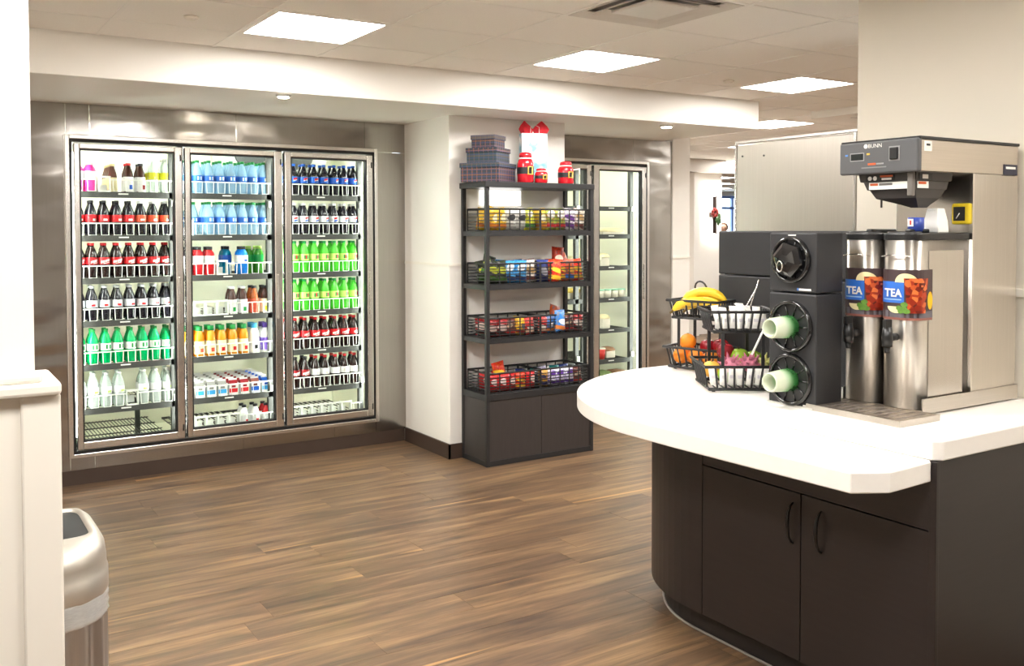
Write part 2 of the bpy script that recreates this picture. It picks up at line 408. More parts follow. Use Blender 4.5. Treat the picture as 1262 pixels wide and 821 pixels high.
# end of the back wall and the far hall
we = struct(MB().box(5.66, 5.86, 6.10, 10.0, 0, 2.56).build('wall_return', WALL))
MB().box(5.655, 5.87, 6.09, 6.10, 1.285, 1.303).build('chair_rail', TRIMW, we)
struct(MB().box(5.655, 5.865, 6.09, 6.10, 0, .1).build('baseboard_return', BASEB))
wf = struct(MB().box(5.86, 10.2, 9.95, 10.1, 0, 2.56).box(9.55, 9.66, 9.85, 9.95, 0, 2.35).box(5.86, 14, 9.75, 9.95, 2.36, 2.56).build('wall_far', WALL))
struct(MB().box(10.2, 18.1, 18.0, 18.2, 0, 2.56).box(18.1, 20.3, 18, 18.2, 0, .75).box(18.1, 20.3, 18, 18.2, 2.42, 2.56).box(20.3, 24, 18, 18.2, 0, 2.56).build('wall_end', WALL))
struct(MB().box(10.1, 10.25, 10.1, 18, 0, 2.56).build('wall_corridor', WALL))
struct(MB().box(23.9, 24, -2.7, 18, 0, 2.56).build('wall_outer', WALL))
struct(MB().box(9.5, 24, -2.8, -2.7, 0, 2.56).build('wall_near', WALL))
BLUEF = pm('blue_window_paint', (92, 118, 176), .4)
win = struct(MB().frame(18.1, 20.3, .75, 2.42, 17.97, 18.06, .07).build('window_1', BLUEF))
for xx in (18.82, 19.55): MB().box(xx, xx+.07, 17.98, 18.05, .82, 2.35).build('mullion', BLUEF, win)
MB().box(18.17, 20.23, 17.985, 18.045, 2.06, 2.13).build('transom', BLUEF, win)
for a, b_ in ((18.17, 18.82), (18.89, 19.55), (19.62, 20.23)):
    MB().box(a, b_, 18.01, 18.016, .82, 2.06).build('pane', GLASS, win)
    MB().box(a, b_, 18.01, 18.016, 2.13, 2.35).build('pane', GLASS, win)

# ------------------------------------------------------------------ stainless cooler front
wb = bpy.data.objects.new('wall_back', None); COL.objects.link(wb); WL['wall_back'] = (0,0,0); struct(wb)
def panel(x0, x1, z0, z1): MB().box(x0+.0012, x1-.0012, 6.115, 6.135, z0+.001, z1-.001).build('steel_panel', STEELW, wb)
for a in ((-1.2, .80, .09, 2.31), (.80, .934, 2.10, 2.31), (.934, 1.829, 2.10, 2.31), (1.829, 2.743, 2.10, 2.31), (2.743, 3.06, 2.10, 2.31), (2.82, 3.06, .09, 2.10),
          (.80, .938, .09, .19), (.938, 1.855, .09, .19), (1.855, 2.50, .09, .19), (2.50, 2.82, .09, .19),
          (4.02, 4.12, .09, 2.31), (4.12, 5.22, 2.10, 2.31), (5.22, 5.66, 2.10, 2.31), (5.37, 5.66, .09, 2.10), (4.12, 5.37, .09, .19)): panel(*a)
struct(MB().box(-1.2, 3.05, 6.118, 6.14, 0, .09).box(4.02, 5.66, 6.118, 6.14, 0, .09).build('baseboard_back', BASEB))

def light_panel(i, j, st, label):
    x0 = GX0+i*PITCH; y0 = GY0+j*PITCH
    t = thing('ceiling_light', label, 'ceiling light', (x0+PITCH/2, y0+PITCH/2, CZ), 'square ceiling light panels')
    m = MB(); a, b_, c, d = x0+.01, x0+PITCH-.01, y0+.01, y0+PITCH-.01; q = .018
    m.box(a, b_, c, c+q, CZ-.004, CZ+.03).box(a, b_, d-q, d, CZ-.004, CZ+.03).box(a, a+q, c+q, d-q, CZ-.004, CZ+.03).box(b_-q, b_, c+q, d-q, CZ-.004, CZ+.03)
    m.build('frame', GRIDM, t)
    MB().box(a+q, b_-q, c+q, d-q, CZ+.002, CZ+.012).build('diffuser', emis('panel_glow', (255, 252, 247), st), t)
LBL = {(0,0): 'bright square ceiling light panel nearest the drinks cooler', (3,0): 'bright square ceiling light panel in front of the snack rack', (6,0): 'bright square ceiling light panel above the steel cabinet',
       (9,3): 'square ceiling light seen edge-on past the end of the soffit', (9,6): 'small far ceiling light beside the steel cabinet top edge'}
for k, c in enumerate(LIGHT_CELLS):
    light_panel(c[0], c[1], LAMP_CEIL, LBL.get(c, 'square ceiling light panel outside the picture or added, lighting the room'))

# air vent: stepped square diffuser
vx = GX0+VENT[0]*PITCH; vy = GY0+VENT[1]*PITCH; cx, cy = vx+PITCH/2, vy+PITCH/2
t = thing('air_vent', 'square stepped air vent in the ceiling near the top edge', 'air vent', (cx, cy, CZ))
VM = pm('vent_metal', (214, 208, 200), .35, var=.03)
MB().box(cx-.28, cx+.28, cy-.28, cy+.28, CZ+.025, CZ+.032).build('backing', pm('vent_dark', (170, 165, 160), .6), t)
for r0, r1, z0, z1 in ((.275, .215, -.004, .012), (.20, .155, -.004, .016), (.135, .0, -.006, .014)):
    m = MB()
    def sq(r, z): return [(cx-r, cy-r, CZ+z), (cx+r, cy-r, CZ+z), (cx+r, cy+r, CZ+z), (cx-r, cy+r, CZ+z)]
    if r1: m.rings([sq(r0, z0), sq(r1, z1), sq(r1, z1+.004), sq(r0, z0+.004), sq(r0, z0)], 0, False, False, False)
    else: m.rings([sq(r0*.93, z0), sq(r0, z0+.004), sq(r0, z0+.012)], 0, False)
    m.build('vane' if r1 else 'centre_plate', VM, t)
t = thing('air_vent', 'flat slotted air vent on the far soffit beside the white wall', 'air vent', (6.9, 4.75, 2.465))
MB().box(6.6, 7.2, 4.5, 5.0, 2.459, 2.465).build('frame', VM, t)
for k in range(5): MB().box(6.64, 7.16, 4.55+k*.09, 4.59+k*.09, 2.455, 2.459).build('slat', pm('vent_dark2', (90, 86, 82), .6), t)
# sprinkler / smoke caps, downlights
def cap(name, label, cat, x, y, z, r, mat, inner=None):
    t = thing(name, label, cat, (x, y, z))
    MB().lathe([(r, 0), (r, -.006), (r*.86, -.012)], 20, (x, y, z)).build('rim', mat, t)
    MB().lathe([(r*.7, -.0125), (r*.7, -.016)], 20, (x, y, z)).build('lens' if inner else 'cover', inner or mat, t)
cap('sprinkler_cover', 'round white sprinkler cover on the ceiling near the left wall', 'sprinkler', 1.109, 4.376, CZ-.001, .033, TRIMW)
cap('sprinkler_cover', 'round white sprinkler cover on the ceiling beside the third light panel', 'sprinkler', 4.603, 4.433, CZ-.001, .036, TRIMW)
DL = emis('downlight_glow', (255, 244, 225), LAMP_DOWN)
cap('downlight', 'recessed downlight in the soffit above the drinks cooler', 'downlight', 1.807, 5.13, 2.31, .042, WHITEP, DL)
cap('downlight', 'recessed downlight in the soffit to the right of the snack rack', 'downlight', 4.76, 5.2, 2.31, .05, WHITEP, DL)

# ------------------------------------------------------------------ glass-door coolers
SHZ = [1.785, 1.512, 1.246, .978, .706, .432, .215]
def make_cooler(name, label, X0, X1, doors, st=LAMP_COOLER):
    t = thing(name, label, 'cooler', ((X0+X1)/2, 6.6, .1))
    Z0, Z1 = .168, 2.122
    m = MB(); m.frame(X0, X1, Z0, Z1, 6.085, 6.135, .026); m.build('outer_frame', CHROME, t, bevel=.004)
    MB().frame(X0+.026, X1-.026, Z0+.026, Z1-.026, 6.095, 6.16, .016).build('gasket', GASKET, t)
    # liner: cold room behind the doors
    a, b_, c, d, e, f = X0-.10, X1+.12, 6.16, 7.25, .10, 2.30
    MB().box(a, b_, d, d+.03, e, f).box(a-.03, a, c, d+.03, e, f).box(b_, b_+.03, c, d+.03, e, f).box(a, b_, c, d, e-.03, e).box(a, b_, c, d, f, f+.03).build('liner', LINER, t)
    MB().cyl((X0+.1, 6.75, 2.25), (X1-.1, 6.75, 2.25), .016, n=8).build('lamp', emis('cooler_lamp_%d' % st, (250, 255, 244), st), t)
    for k, (g0, g1, f0, f1) in enumerate(doors):
        # f0..f1 door outer edges, g0..g1 glass
        D = MB(); D.box(f0, g0, 6.075, 6.125, Z0+.05, Z1-.05); D.box(g1, f1, 6.075, 6.125, Z0+.05, Z1-.05)
        D.box(g0, g1, 6.075, 6.125, Z0+.05, Z0+.098); D.box(g0, g1, 6.075, 6.125, Z1-.085, Z1-.05)
        dr = D.build('door', CHROME, t, bevel=.006)
        MB().frame(g0, g1, Z0+.098, Z1-.085, 6.08, 6.12, .008).build('glass_seal', GASKET, dr)
        MB().box(g0+.006, g1-.006, 6.098, 6.103, Z0+.1, Z1-.09).build('glass_pane', GLASS, dr)
        MB().box(g1+.012, g1+.022, 6.062, 6.076, .95, 1.25).build('handle', CHROME, dr, bevel=.003)
        for zz in (Z0+.12, Z1-.12): MB().cyl((f1-.01, 6.078, zz-.02), (f1-.01, 6.078, zz+.02), .006).build('hinge', GASKET, dr)
        # mullion behind, uprights and lamp
        MB().box(f1-.012, f1+.016, 6.125, 6.17, Z0+.03, Z1-.03).build('mullion', GASKET, t)
        MB().box(g1+.000, g1+.034, 6.235, 6.27, .12, 2.08).build('shelf_post', SHELFM, t)
        MB().box(g0-.05, g0-.02, 6.24, 6.27, .12, 2.08).build('shelf_post', SHELFM, t)
        MB().cyl((f1+.010, 6.187, .28), (f1+.010, 6.187, 2.02), .009, n=8).build('lamp', emis('cooler_lamp_%d' % st, (250, 255, 244), st), t)
        if k == 0:
            MB().cyl((g0-.03, 6.19, .28), (g0-.03, 6.19, 2.02), .009, n=8).build('lamp', emis('cooler_lamp_%d' % st, (250, 255, 244), st), t)
        for z in (1.72, .46): MB().box(g1+.012, g1+.034, 6.222, 6.24, z-.02, z+.02).build('clip', WHITEP, t)
    return t
def lane_centres(k): return [(1.407, 2.061, 2.722)[k]-.0745*(7-i) for i in range(8)]
cool = make_cooler('glass_door_cooler', 'three-door glass drinks cooler built into the stainless steel wall', .79, 2.832,
    [(.870, 1.425, .838, 1.470), (1.520, 2.070, 1.488, 2.125), (2.187, 2.742, 2.143, 2.788)])
guide_me = {}
def make_shelf(t, k, r, z, n=8, x0=None, x1=None, empty=(), lanes=True, depth=.62):
    cs = lane_centres(k) if lanes else []
    a = x0 if x0 is not None else cs[0]-.042; b_ = x1 if x1 is not None else cs[-1]+.040
    m = MB(); m.box(a, b_, 6.235, 6.25, z-.034, z+.004)
    m.box(a, b_, 6.235+depth, 6.25+depth, z-.014, z)
    nb = 16
    for i in range(nb+1):
        xx = a+(b_-a)*i/nb; m.box(xx-.0022, xx+.0022, 6.25, 6.235+depth, z-.008, z-.002)
    for yy in (6.4, 6.55, 6.7): m.box(a, b_, yy, yy+.006, z-.014, z-.008)
    s = m.build('shelf', SHELFM, t)
    mid = (a+b_)/2
    MB().box(mid-.03, mid+.03, 6.2335, 6.2352, z-.014, z-.006).build('price_tag', WHITEP, s)
    for i, c in enumerate(cs):
        me_key = 'e' if i in empty else 'g'
        if me_key not in guide_me:
            q = MB(); h = .078 if me_key == 'g' else .098
            if me_key == 'g':
                q.tube([(-.0372, 0, h), (-.024, 0, h), (-.021, 0, .006), (.021, 0, .006), (.024, 0, h), (.0372, 0, h)], .0026, 6)
                q.box(-.0372, .0372, -.002, .002, h-.003, h+.004)
            else:
                q.box(-.037, .037, -.003, .003, h-.009, h+.003); q.box(-.037, -.031, -.003, .003, .002, h); q.box(.031, .037, -.003, .003, .002, h); q.box(-.03, .03, -.003, .003, .002, .012)
                q.box(-.0365, -.0345, .003, .05, .004, h); q.box(.0345, .0365, .003, .05, .004, h); q.box(-.03, .03, .1, .103, .004, .05); q.cyl((-.02, .1, .03), (-.02, .5, .03), .003, n=6); q.cyl((.02, .1, .03), (.02, .5, .03), .003, n=6)
            guide_me[me_key] = q.mesh('lane_guide', LANEM)
        o = bpy.data.objects.new('lane_guide', guide_me[me_key]); COL.objects.link(o); o.parent = s
        wl_ = WL[s.name]; o.location = (c-wl_[0], 6.236-wl_[1], z-wl_[2])
    return s
EMPTY = {(0,0): (2,), (0,5): (4,), (1,1): (0,), (1,2): (3,), (1,3): (0,1,2,3), (1,6): (0,1,2,3,4), (2,6): tuple(range(7))}
for k in range(3):
    for r in range(7):
        if k == 0 and r == 6: continue
        make_shelf(cool, k, r, SHZ[r], empty=EMPTY.get((k, r), ()))
# bare wire floor rack behind the left door
m = MB()
for i in range(26):
    xx = .86+i*.0215; m.box(xx-.0016, xx+.0016, 6.25, 6.95, .216, .220)
for yy in (6.26, 6.5, 6.72, 6.94): m.box(.85, 1.42, yy, yy+.006, .209, .216)
m.box(.85, 1.42, 6.24, 6.252, .205, .222)
m.build('wire_floor_rack', SHELFM, cool)
MB().box(1.27, 1.30, 6.6, 6.63, .10, .41).build('shelf_post', SHELFM, cool)
# evaporator unit hanging in the cold room
ev = MB().box(1.95, 2.75, 6.85, 7.15, 1.98, 2.28).build('evaporator', pm('evaporator_grey', (176, 176, 170), .5), cool)
MB().cyl((2.15, 6.85, 2.12), (2.15, 6.83, 2.12), .12, .12, 20).build('fan', pm('fan_dark', (64, 66, 66), .5), ev)
MB().cyl((2.52, 6.85, 2.12), (2.52, 6.83, 2.12), .12, .12, 20).build('fan', MATS['fan_dark'], ev)

cool2 = make_cooler('glass_door_cooler', 'narrow glass food cooler partly behind the snack rack', 4.12, 5.38,
    [(4.19, 4.70, 4.165, 4.745), (4.825, 5.29, 4.772, 5.335)], LAMP_COOLER*.5)
C2Z = [1.735, 1.498, 1.228, .955, .690, .428]
for z in C2Z:
    make_shelf(cool2, 0, 0, z, x0=4.30, x1=4.86, lanes=False); make_shelf(cool2, 0, 0, z, x0=4.88, x1=5.285, lanes=False)
# ------------------------------------------------------------------ drinks
PROF = {
 'soda':  dict(body=[(.020,0),(.031,.004),(.033,.02),(.0315,.05),(.033,.085),(.0335,.125),(.031,.15),(.022,.178),(.0135,.198),(.0125,.206)], lab=(.088,.132,.0342), cap=(.0142,.206,.222), n=14),
 'water': dict(body=[(.024,0),(.032,.005),(.033,.03),(.0315,.06),(.033,.09),(.033,.13),(.029,.155),(.018,.185),(.0125,.2),(.0125,.206)], lab=(.085,.122,.0338), cap=(.0142,.206,.223), n=14),
 'sport': dict(body=[(.028,0),(.0345,.006),(.035,.05),(.031,.065),(.035,.08),(.035,.125),(.030,.15),(.019,.165),(.018,.17)], lab=(.082,.13,.0356), cap=(.0195,.17,.19), n=14),
 'juice': dict(body=[(.026,0),(.033,.006),(.033,.06),(.031,.085),(.033,.11),(.032,.14),(.024,.162),(.02,.17),(.02,.175)], lab=(.02,.105,.0338), cap=(.0215,.172,.205), n=12),
 'coffee':dict(body=[(.024,0),(.029,.004),(.030,.03),(.030,.10),(.026,.13),(.016,.16),(.0145,.172)], lab=(.008,.10,.0308), cap=(.017,.172,.188), n=12),
 'small': dict(body=[(.022,0),(.028,.004),(.028,.08),(.022,.105),(.015,.118),(.014,.125)], lab=(.02,.075,.0286), cap=(.016,.125,.14), n=12),
}
PLAST = {
 'cola': pm('cola_dark', (38, 20, 18), .12, var=.2, scale=40, coat=.5),
 'colaz': pm('cola_black', (26, 24, 34), .12, var=.2, scale=40, coat=.5),
 'green': plasticmat('green_bottle', (0, 204, 118), .28), 'lime': plasticmat('lime_bottle', (90, 226, 60), .22),
 'clear': plasticmat('clear_bottle', (236, 246, 242), .55), 'aqua': plasticmat('water_bottle', (186, 226, 250), .45),
 'pink': pm('pink_drink', (232, 62, 158), .2), 'redj': pm('red_drink', (206, 30, 38), .2), 'blackj': pm('black_drink', (30, 24, 26), .2),
 'blue': pm('blue_drink', (20, 128, 226), .2), 'teal': pm('teal_drink', (8, 130, 168), .2), 'greenj': pm('green_drink', (70, 150, 50), .2),
 'orange': pm('orange_juice', (240, 146, 22), .25), 'coffee': pm('coffee_drink', (70, 38, 30), .2), 'amber': pm('amber_drink', (170, 84, 30), .2),
 'white': pm('milk_white', (240, 240, 238), .35), 'lemon': pm('lemon_drink', (232, 232, 120), .25), 'choc': pm('brown_drink', (96, 54, 44), .25),
}
LAB = {n: pm('label_'+n, c, .4, var=.12, scale=60) for n, c in dict(red=(212, 26, 36), orange=(228, 92, 62), white=(240, 240, 240), silver=(222, 224, 230), blue=(20, 92, 200), sky=(60, 170, 235),
    green=(20, 150, 70), lime=(200, 236, 120), yellow=(226, 222, 40), purple=(110, 80, 180), waterblue=(40, 110, 210), black=(30, 30, 34), cream=(246, 232, 190), darkred=(150, 20, 30), grey=(150, 150, 146), brown=(120, 62, 50)).items()}
PROTO = {}
def bottle_proto(shape, liq, lab, cap, mark=None):
    key = (shape, liq, lab, cap, mark)
    if key in PROTO: return PROTO[key]
    p = PROF[shape]; n = p['n']
    full = MB().lathe(p['body'], n)
    body = full.mesh('bottle', PLAST[liq])
    l0, l1, lr = p['lab']
    lm = MB().lathe([(lr, l0), (lr, l1)], n, cap0=False, cap1=False)
    mats = [LAB[lab]]
    if mark:
        mats += [LAB[c] for c in mark[1]]
        zc = (l0+l1)/2; h = (l1-l0)
        def patch(a0, a1, z0, z1, mi, dr=.0006, tilt=0.):
            # curved print on the side of the label that faces the glass (-y)
            vs = []; k = 4
            for i in range(k+1):
                a = -pi/2+a0+(a1-a0)*i/k; tz = tilt*(i/k-.5)
                vs += [((lr+dr)*cos(a), (lr+dr)*sin(a), z0+tz), ((lr+dr)*cos(a), (lr+dr)*sin(a), z1+tz)]
            lm.add(vs, [(2*i, 2*i+2, 2*i+3, 2*i+1) for i in range(k)], mi, True)
        if mark[0] == 'script':     # flowing light script band on a coloured label
            patch(-.9, .9, zc-h*.16, zc+h*.16, 1, tilt=h*.35)
            patch(-.5, .6, zc-h*.34, zc-h*.24, 1, tilt=h*.2)
        elif mark[0] == 'round':    # small roundel: red over white over blue
            patch(-.42, .42, zc-.001, zc+h*.3, 1, tilt=.006); patch(-.42, .42, zc-h*.12, zc+.001, 2, tilt=.006); patch(-.42, .42, zc-h*.34, zc-h*.12, 3, tilt=.006)
        elif mark[0] == 'block':    # upright dark block with light stripe
            patch(-.5, .5, zc-h*.3, zc+h*.3, 1); patch(-.2, .1, zc-h*.3, zc+h*.3, 2, dr=.001)
        elif mark[0] == 'band':
            patch(-3.0, 3.0, l0+h*.05, l0+h*.4, 1)
        elif mark[0] == 'dot':
            patch(-.35, .35, zc-h*.35, zc-h*.05, 1)
    label = lm.mesh('label', mats)
    r, c0, c1 = p['cap']
    capm = MB().lathe([(r, c0), (r, c1-.002), (r*.9, c1)], 12)
    capme = capm.mesh('cap', LAB[cap])
    # one-piece version for bottles standing behind others
    one = MB(); one.lathe(p['body'], 10, mi=0); one.lathe([(lr, l0), (lr, l1)], 10, mi=1, cap0=False, cap1=False); one.lathe([(r, c0), (r, c1)], 8, mi=2)
    oneme = one.mesh('bottle', [PLAST[liq], LAB[lab], LAB[cap]])
    PROTO[key] = (body, label, capme, oneme); return PROTO[key]
SHW = ['top', 'second', 'third', 'fourth', 'fifth', 'sixth', 'bottom']; DRW = ['left', 'middle', 'right']
def put_bottle(me, x, y, z, label, group, front, rz, name='drink_bottle', cat='bottle'):
    body, lab, cp, one = me
    o = bpy.data.objects.new(name, body if front else one); COL.objects.link(o)
    o.location = (x, y, z); o.rotation_euler = (0, 0, rz); tag(o, label, cat, group)
    if front:
        for nm, mm in (('label', lab), ('cap', cp)):
            c = bpy.data.objects.new(nm, mm); COL.objects.link(c); c.parent = o
KIND = {
 # code: (shape, liquid, label, cap, mark, words)
 'P': ('sport', 'pink', 'white', 'white', None, 'pink drink bottle'),
 'q': ('coffee', 'choc', 'cream', 'cream', None, 'small brown bottle'),
 'f': ('coffee', 'coffee', 'white', 'red', ('dot', ('blue',)), 'red-topped bottle with white label'),
 'F': ('coffee', 'coffee', 'white', 'black', ('dot', ('darkred',)), 'dark-topped bottle with white label'),
 'y': ('soda', 'clear', 'yellow', 'white', ('band', ('white',)), 'clear bottle with yellow label'),
 'Z': ('soda', 'colaz', 'red', 'black', ('dot', ('white',)), 'black cola bottle with plain red label'),
 'z': ('soda', 'colaz', 'orange', 'white', ('dot', ('white',)), 'cola bottle with faded orange label'),
 'C': ('soda', 'cola', 'red', 'red', ('script', ('white',)), 'red-capped cola bottle with red label and white script'),
 'D': ('soda', 'colaz', 'silver', 'silver', ('dot', ('red',)), 'dark diet cola bottle with silver label'),
 'G': ('soda', 'green', 'white', 'green', ('block', ('green', 'white')), 'emerald green soda bottle'),
 'L': ('soda', 'clear', 'white', 'white', ('dot', ('lime',)), 'clear soda bottle with white label'),
 'W': ('water', 'aqua', 'waterblue', 'green', ('block', ('white', 'sky')), 'water bottle with green cap and blue band'),
 'k': ('sport', 'blackj', 'white', 'black', None, 'black drink bottle with white label'),
 'r': ('sport', 'redj', 'white', 'black', None, 'red drink bottle with white label'),
 't': ('sport', 'teal', 'blue', 'black', None, 'teal drink bottle pushed back'),
 'b': ('sport', 'blue', 'white', 'black', ('dot', ('blue',)), 'bright blue drink bottle with white label'),
 'g': ('sport', 'greenj', 'green', 'lime', None, 'green drink bottle pushed back'),
 'c': ('coffee', 'coffee', 'white', 'white', ('dot', ('green',)), 'dark coffee bottle with white cap'),
 'a': ('coffee', 'amber', 'orange', 'black', None, 'amber bottle with orange label'),
 'A': ('coffee', 'coffee', 'cream', 'black', ('dot', ('yellow',)), 'dark bottle with cream label'),
 'J': ('juice', 'orange', 'cream', 'green', ('dot', ('orange',)), 'orange juice bottle with green cap'),
 'j': ('juice', 'orange', 'cream', 'green', ('dot', ('red',)), 'orange juice bottle with red fruit mark'),
 'u': ('juice', 'white', 'white', 'sky', ('dot', ('black',)), 'white juice bottle with light blue cap'),
 'v': ('juice', 'white', 'purple', 'purple', ('band', ('white',)), 'white juice bottle with purple label'),
 'B': ('soda', 'colaz', 'blue', 'blue', ('round', ('red', 'white', 'blue')), 'cola bottle with blue label and roundel'),
 'S': ('soda', 'colaz', 'silver', 'white', ('round', ('red', 'white', 'blue')), 'cola bottle with white label and roundel'),
 'M': ('soda', 'lime', 'lime', 'green', ('block', ('green', 'red')), 'lime green soda bottle'),
 'R': ('soda', 'cola', 'darkred', 'black', ('script', ('white',)), 'cola bottle with dark red label'),
 'V': ('soda', 'cola', 'white', 'red', ('dot', ('cream',)), 'cola bottle with white label and red cap'),
 's': ('small', 'white', 'white', 'black', ('dot', ('red',)), 'small white bottle'),
 'e': ('small', 'redj', 'white', 'black', None, 'small red and white bottle'),
}
ROWS = {  # 8 lanes left to right; second item: how many deep; '.' empty
 (0,0): ('PP.qfFyy', 2), (0,1): ('ZZZZZzzz', 2), (0,2): ('CCCCCCCC', 2), (0,3): ('DDDDDDDD', 2), (0,4): ('GGGGGGGG', 2), (0,5): ('LLLL.LLL', 2),
 (1,0): ('WWWWWWWW', 3), (1,1): ('.wWWWWWW', 3), (1,2): ('krr.tbgg', 2), (1,3): ('....ccaA', 2), (1,4): ('JJJjjjuv', 2), (1,6): ('.....sse', 2),
 (2,0): ('BBBBBBBB', 2), (2,1): ('SSSSSSSS', 2), (2,2): ('MMMMMMMM', 2), (2,3): ('MMMMMMMM', 2), (2,4): ('CCCCCCCC', 2), (2,5): ('RRRVVVVV', 2),
}
for (k, r), (codes, deep) in ROWS.items():
    for i, ch in enumerate(codes):
        if ch == '.': continue
        back = ch in 'tgwq'
        sh, liq, lab, cp, mark, words = KIND['W' if ch == 'w' else ch]
        me = bottle_proto(sh, liq, lab, cp, mark)
        where = f'{SHW[r]} shelf, {DRW[k]} cooler door'
        lbl = f'{words} on {where}' if ch != 'w' else f'water bottle pushed back on {where}'
        for d in range(deep + (2 if ch == 'q' else 0)):
            y = 6.275 + d*.071 + (.12 if back else 0)
            put_bottle(me, lane_centres(k)[i] + random.uniform(-.002, .002), y, SHZ[r], lbl, f'{words}s, {where}', d == 0, random.uniform(-.25, .25)+.35)
# milk cartons, sixth shelf of the middle door
def carton_me(body, top, band):
    m = MB(); a = .0275; h = .074; g = .026
    m.box(-a, a, -a, a, 0, h, 0)
    vs = [(-a,-a,h),(a,-a,h),(a,a,h),(-a,a,h),(-a,0,h+g),(a,0,h+g)]
    m.add(vs, [(0,1,5,4),(2,3,4,5),(1,2,5),(3,0,4)], 1)
    m.box(-a, a, -.002, .002, h+g-.001, h+g+.010, 0)
    m.add([(-a,-a-.0006,h*.25),(a,-a-.0006,h*.25),(a,-a-.0006,h*.62),(-a,-a-.0006,h*.62)], [(0,1,2,3)], 2)
    m.add([(-a*.5,-a-.001,h*.7),(a*.5,-a-.001,h*.7),(a*.5,-a-.001,h*.9),(-a*.5,-a-.001,h*.9)], [(0,1,2,3)], 1)
    return m.mesh('milk_carton', [LAB[body], LAB[top], LAB[band]])
cart = [('white','grey','white','plain white milk carton'), ('white','grey','sky','white milk carton with pale blue print'), ('white','grey','sky','white milk carton with pale blue print'), ('white','grey','sky','white milk carton with pale blue print'),
        ('white','darkred','red','white milk carton with red top'), ('white','darkred','red','white milk carton with red top'), ('silver','brown','blue','grey milk carton with blue picture'), ('white','blue','sky','milk carton with sky blue panel at row end')]
cme = {}
for i, (bd, tp, bn, words) in enumerate(cart):
    if words not in cme: cme[words] = carton_me(bd, tp, bn)
    for d in range(6):
        o = bpy.data.objects.new('milk_carton', cme[words]); COL.objects.link(o)
        o.location = (lane_centres(1)[i], 6.285+d*.074, SHZ[5]); o.rotation_euler = (0, 0, random.uniform(-.06, .06))
        tag(o, f'{words} on sixth shelf behind middle door', 'carton', words+'s')
# ------------------------------------------------------------------ packed food in the right cooler
def tub(x, y, z, label, body, lid, r=.04, h=.06, name='food_tub'):
    t = thing(name, label, 'food tub', (x, y, z))
    MB().lathe([(r*.82, 0), (r, h)], 14, (x, y, z)).build('cup', body, t)
    MB().lathe([(r*1.04, h), (r*1.04, h+.008), (r*.9, h+.011)], 14, (x, y, z)).build('lid', lid, t)
    return t
def pack(x, y, z, w_, d, h, label, body, top, name='food_pack'):
    t = thing(name, label, 'food pack', (x, y, z))
    MB().box(x-w_/2, x+w_/2, y-d/2, y+d/2, z, z+h).build('tray', body, t, bevel=.006)
    rs = []
    for s_, zz in ((1, h), (.96, h+.012), (.7, h+.03), (.3, h+.036)):
        rs.append([(x+s_*w_/2*a, y+s_*d/2*b_, z+zz) for a, b_ in ((-1,-1), (1,-1), (1,1), (-1,1))])
    MB().rings(rs, 0, True).build('contents', top, t)
    return t
CRM = pm('cream_food', (236, 222, 176), .5, var=.2); PALEG = pm('pale_green_lid', (150, 206, 176), .4); SAL = pm('salad_green', (120, 138, 84), .6, var=.5, scale=60)
REDF = pm('red_food', (176, 62, 50), .5, var=.4, scale=60); WTUB = pm('tub_white', (222, 214, 196), .4); BRN = pm('brown_food', (150, 108, 76), .6, var=.4, scale=60); YEL = pm('yellow_food', (224, 196, 96), .5, var=.3)
pack(5.13, 6.34, C2Z[1], .24, .16, .025, 'flat cream wrapped pack on second shelf of the food cooler', WTUB, CRM)
pack(5.06, 6.33, C2Z[2], .09, .09, .075, 'tall white pack standing on third shelf of the food cooler', WTUB, CRM)
for i in range(4): tub(5.022+i*.077, 6.31, C2Z[3], 'white cup with pale green lid on fourth shelf of the food cooler', WTUB, PALEG, .036, .062).__setitem__('group', 'green-lidded cups in the food cooler')
pack(5.07, 6.33, C2Z[4], .085, .09, .085, 'cream carton standing on fifth shelf of the food cooler', WTUB, CRM)
tub(5.03, 6.31, C2Z[5], 'red and white cup on sixth shelf of the food cooler', pm('red_cup', (206, 52, 44), .4), WTUB, .04, .085)
pack(5.14, 6.36, C2Z[5], .1, .1, .06, 'brown salad box on sixth shelf of the food cooler', WTUB, BRN)
pack(5.05, 6.34, .24, .16, .14, .05, 'green salad tray at the bottom of the food cooler', WTUB, SAL)
pack(5.22, 6.34, .24, .15, .14, .045, 'brown salad tray at the bottom of the food cooler', WTUB, BRN)
pack(4.75, 6.36, C2Z[2], .12, .12, .055, 'pale food box seen through the snack rack, third cooler shelf', WTUB, CRM)
pack(4.76, 6.36, C2Z[3], .14, .12, .055, 'yellow food box seen through the snack rack, fourth cooler shelf', WTUB, YEL)
pack(4.76, 6.36, C2Z[4], .14, .12, .09, 'red food box seen through the snack rack, fifth cooler shelf', WTUB, REDF)
MB().box(4.15, 5.31, 6.24, 7.0, .205, .24).build('floor_grate', SHELFM, cool2)
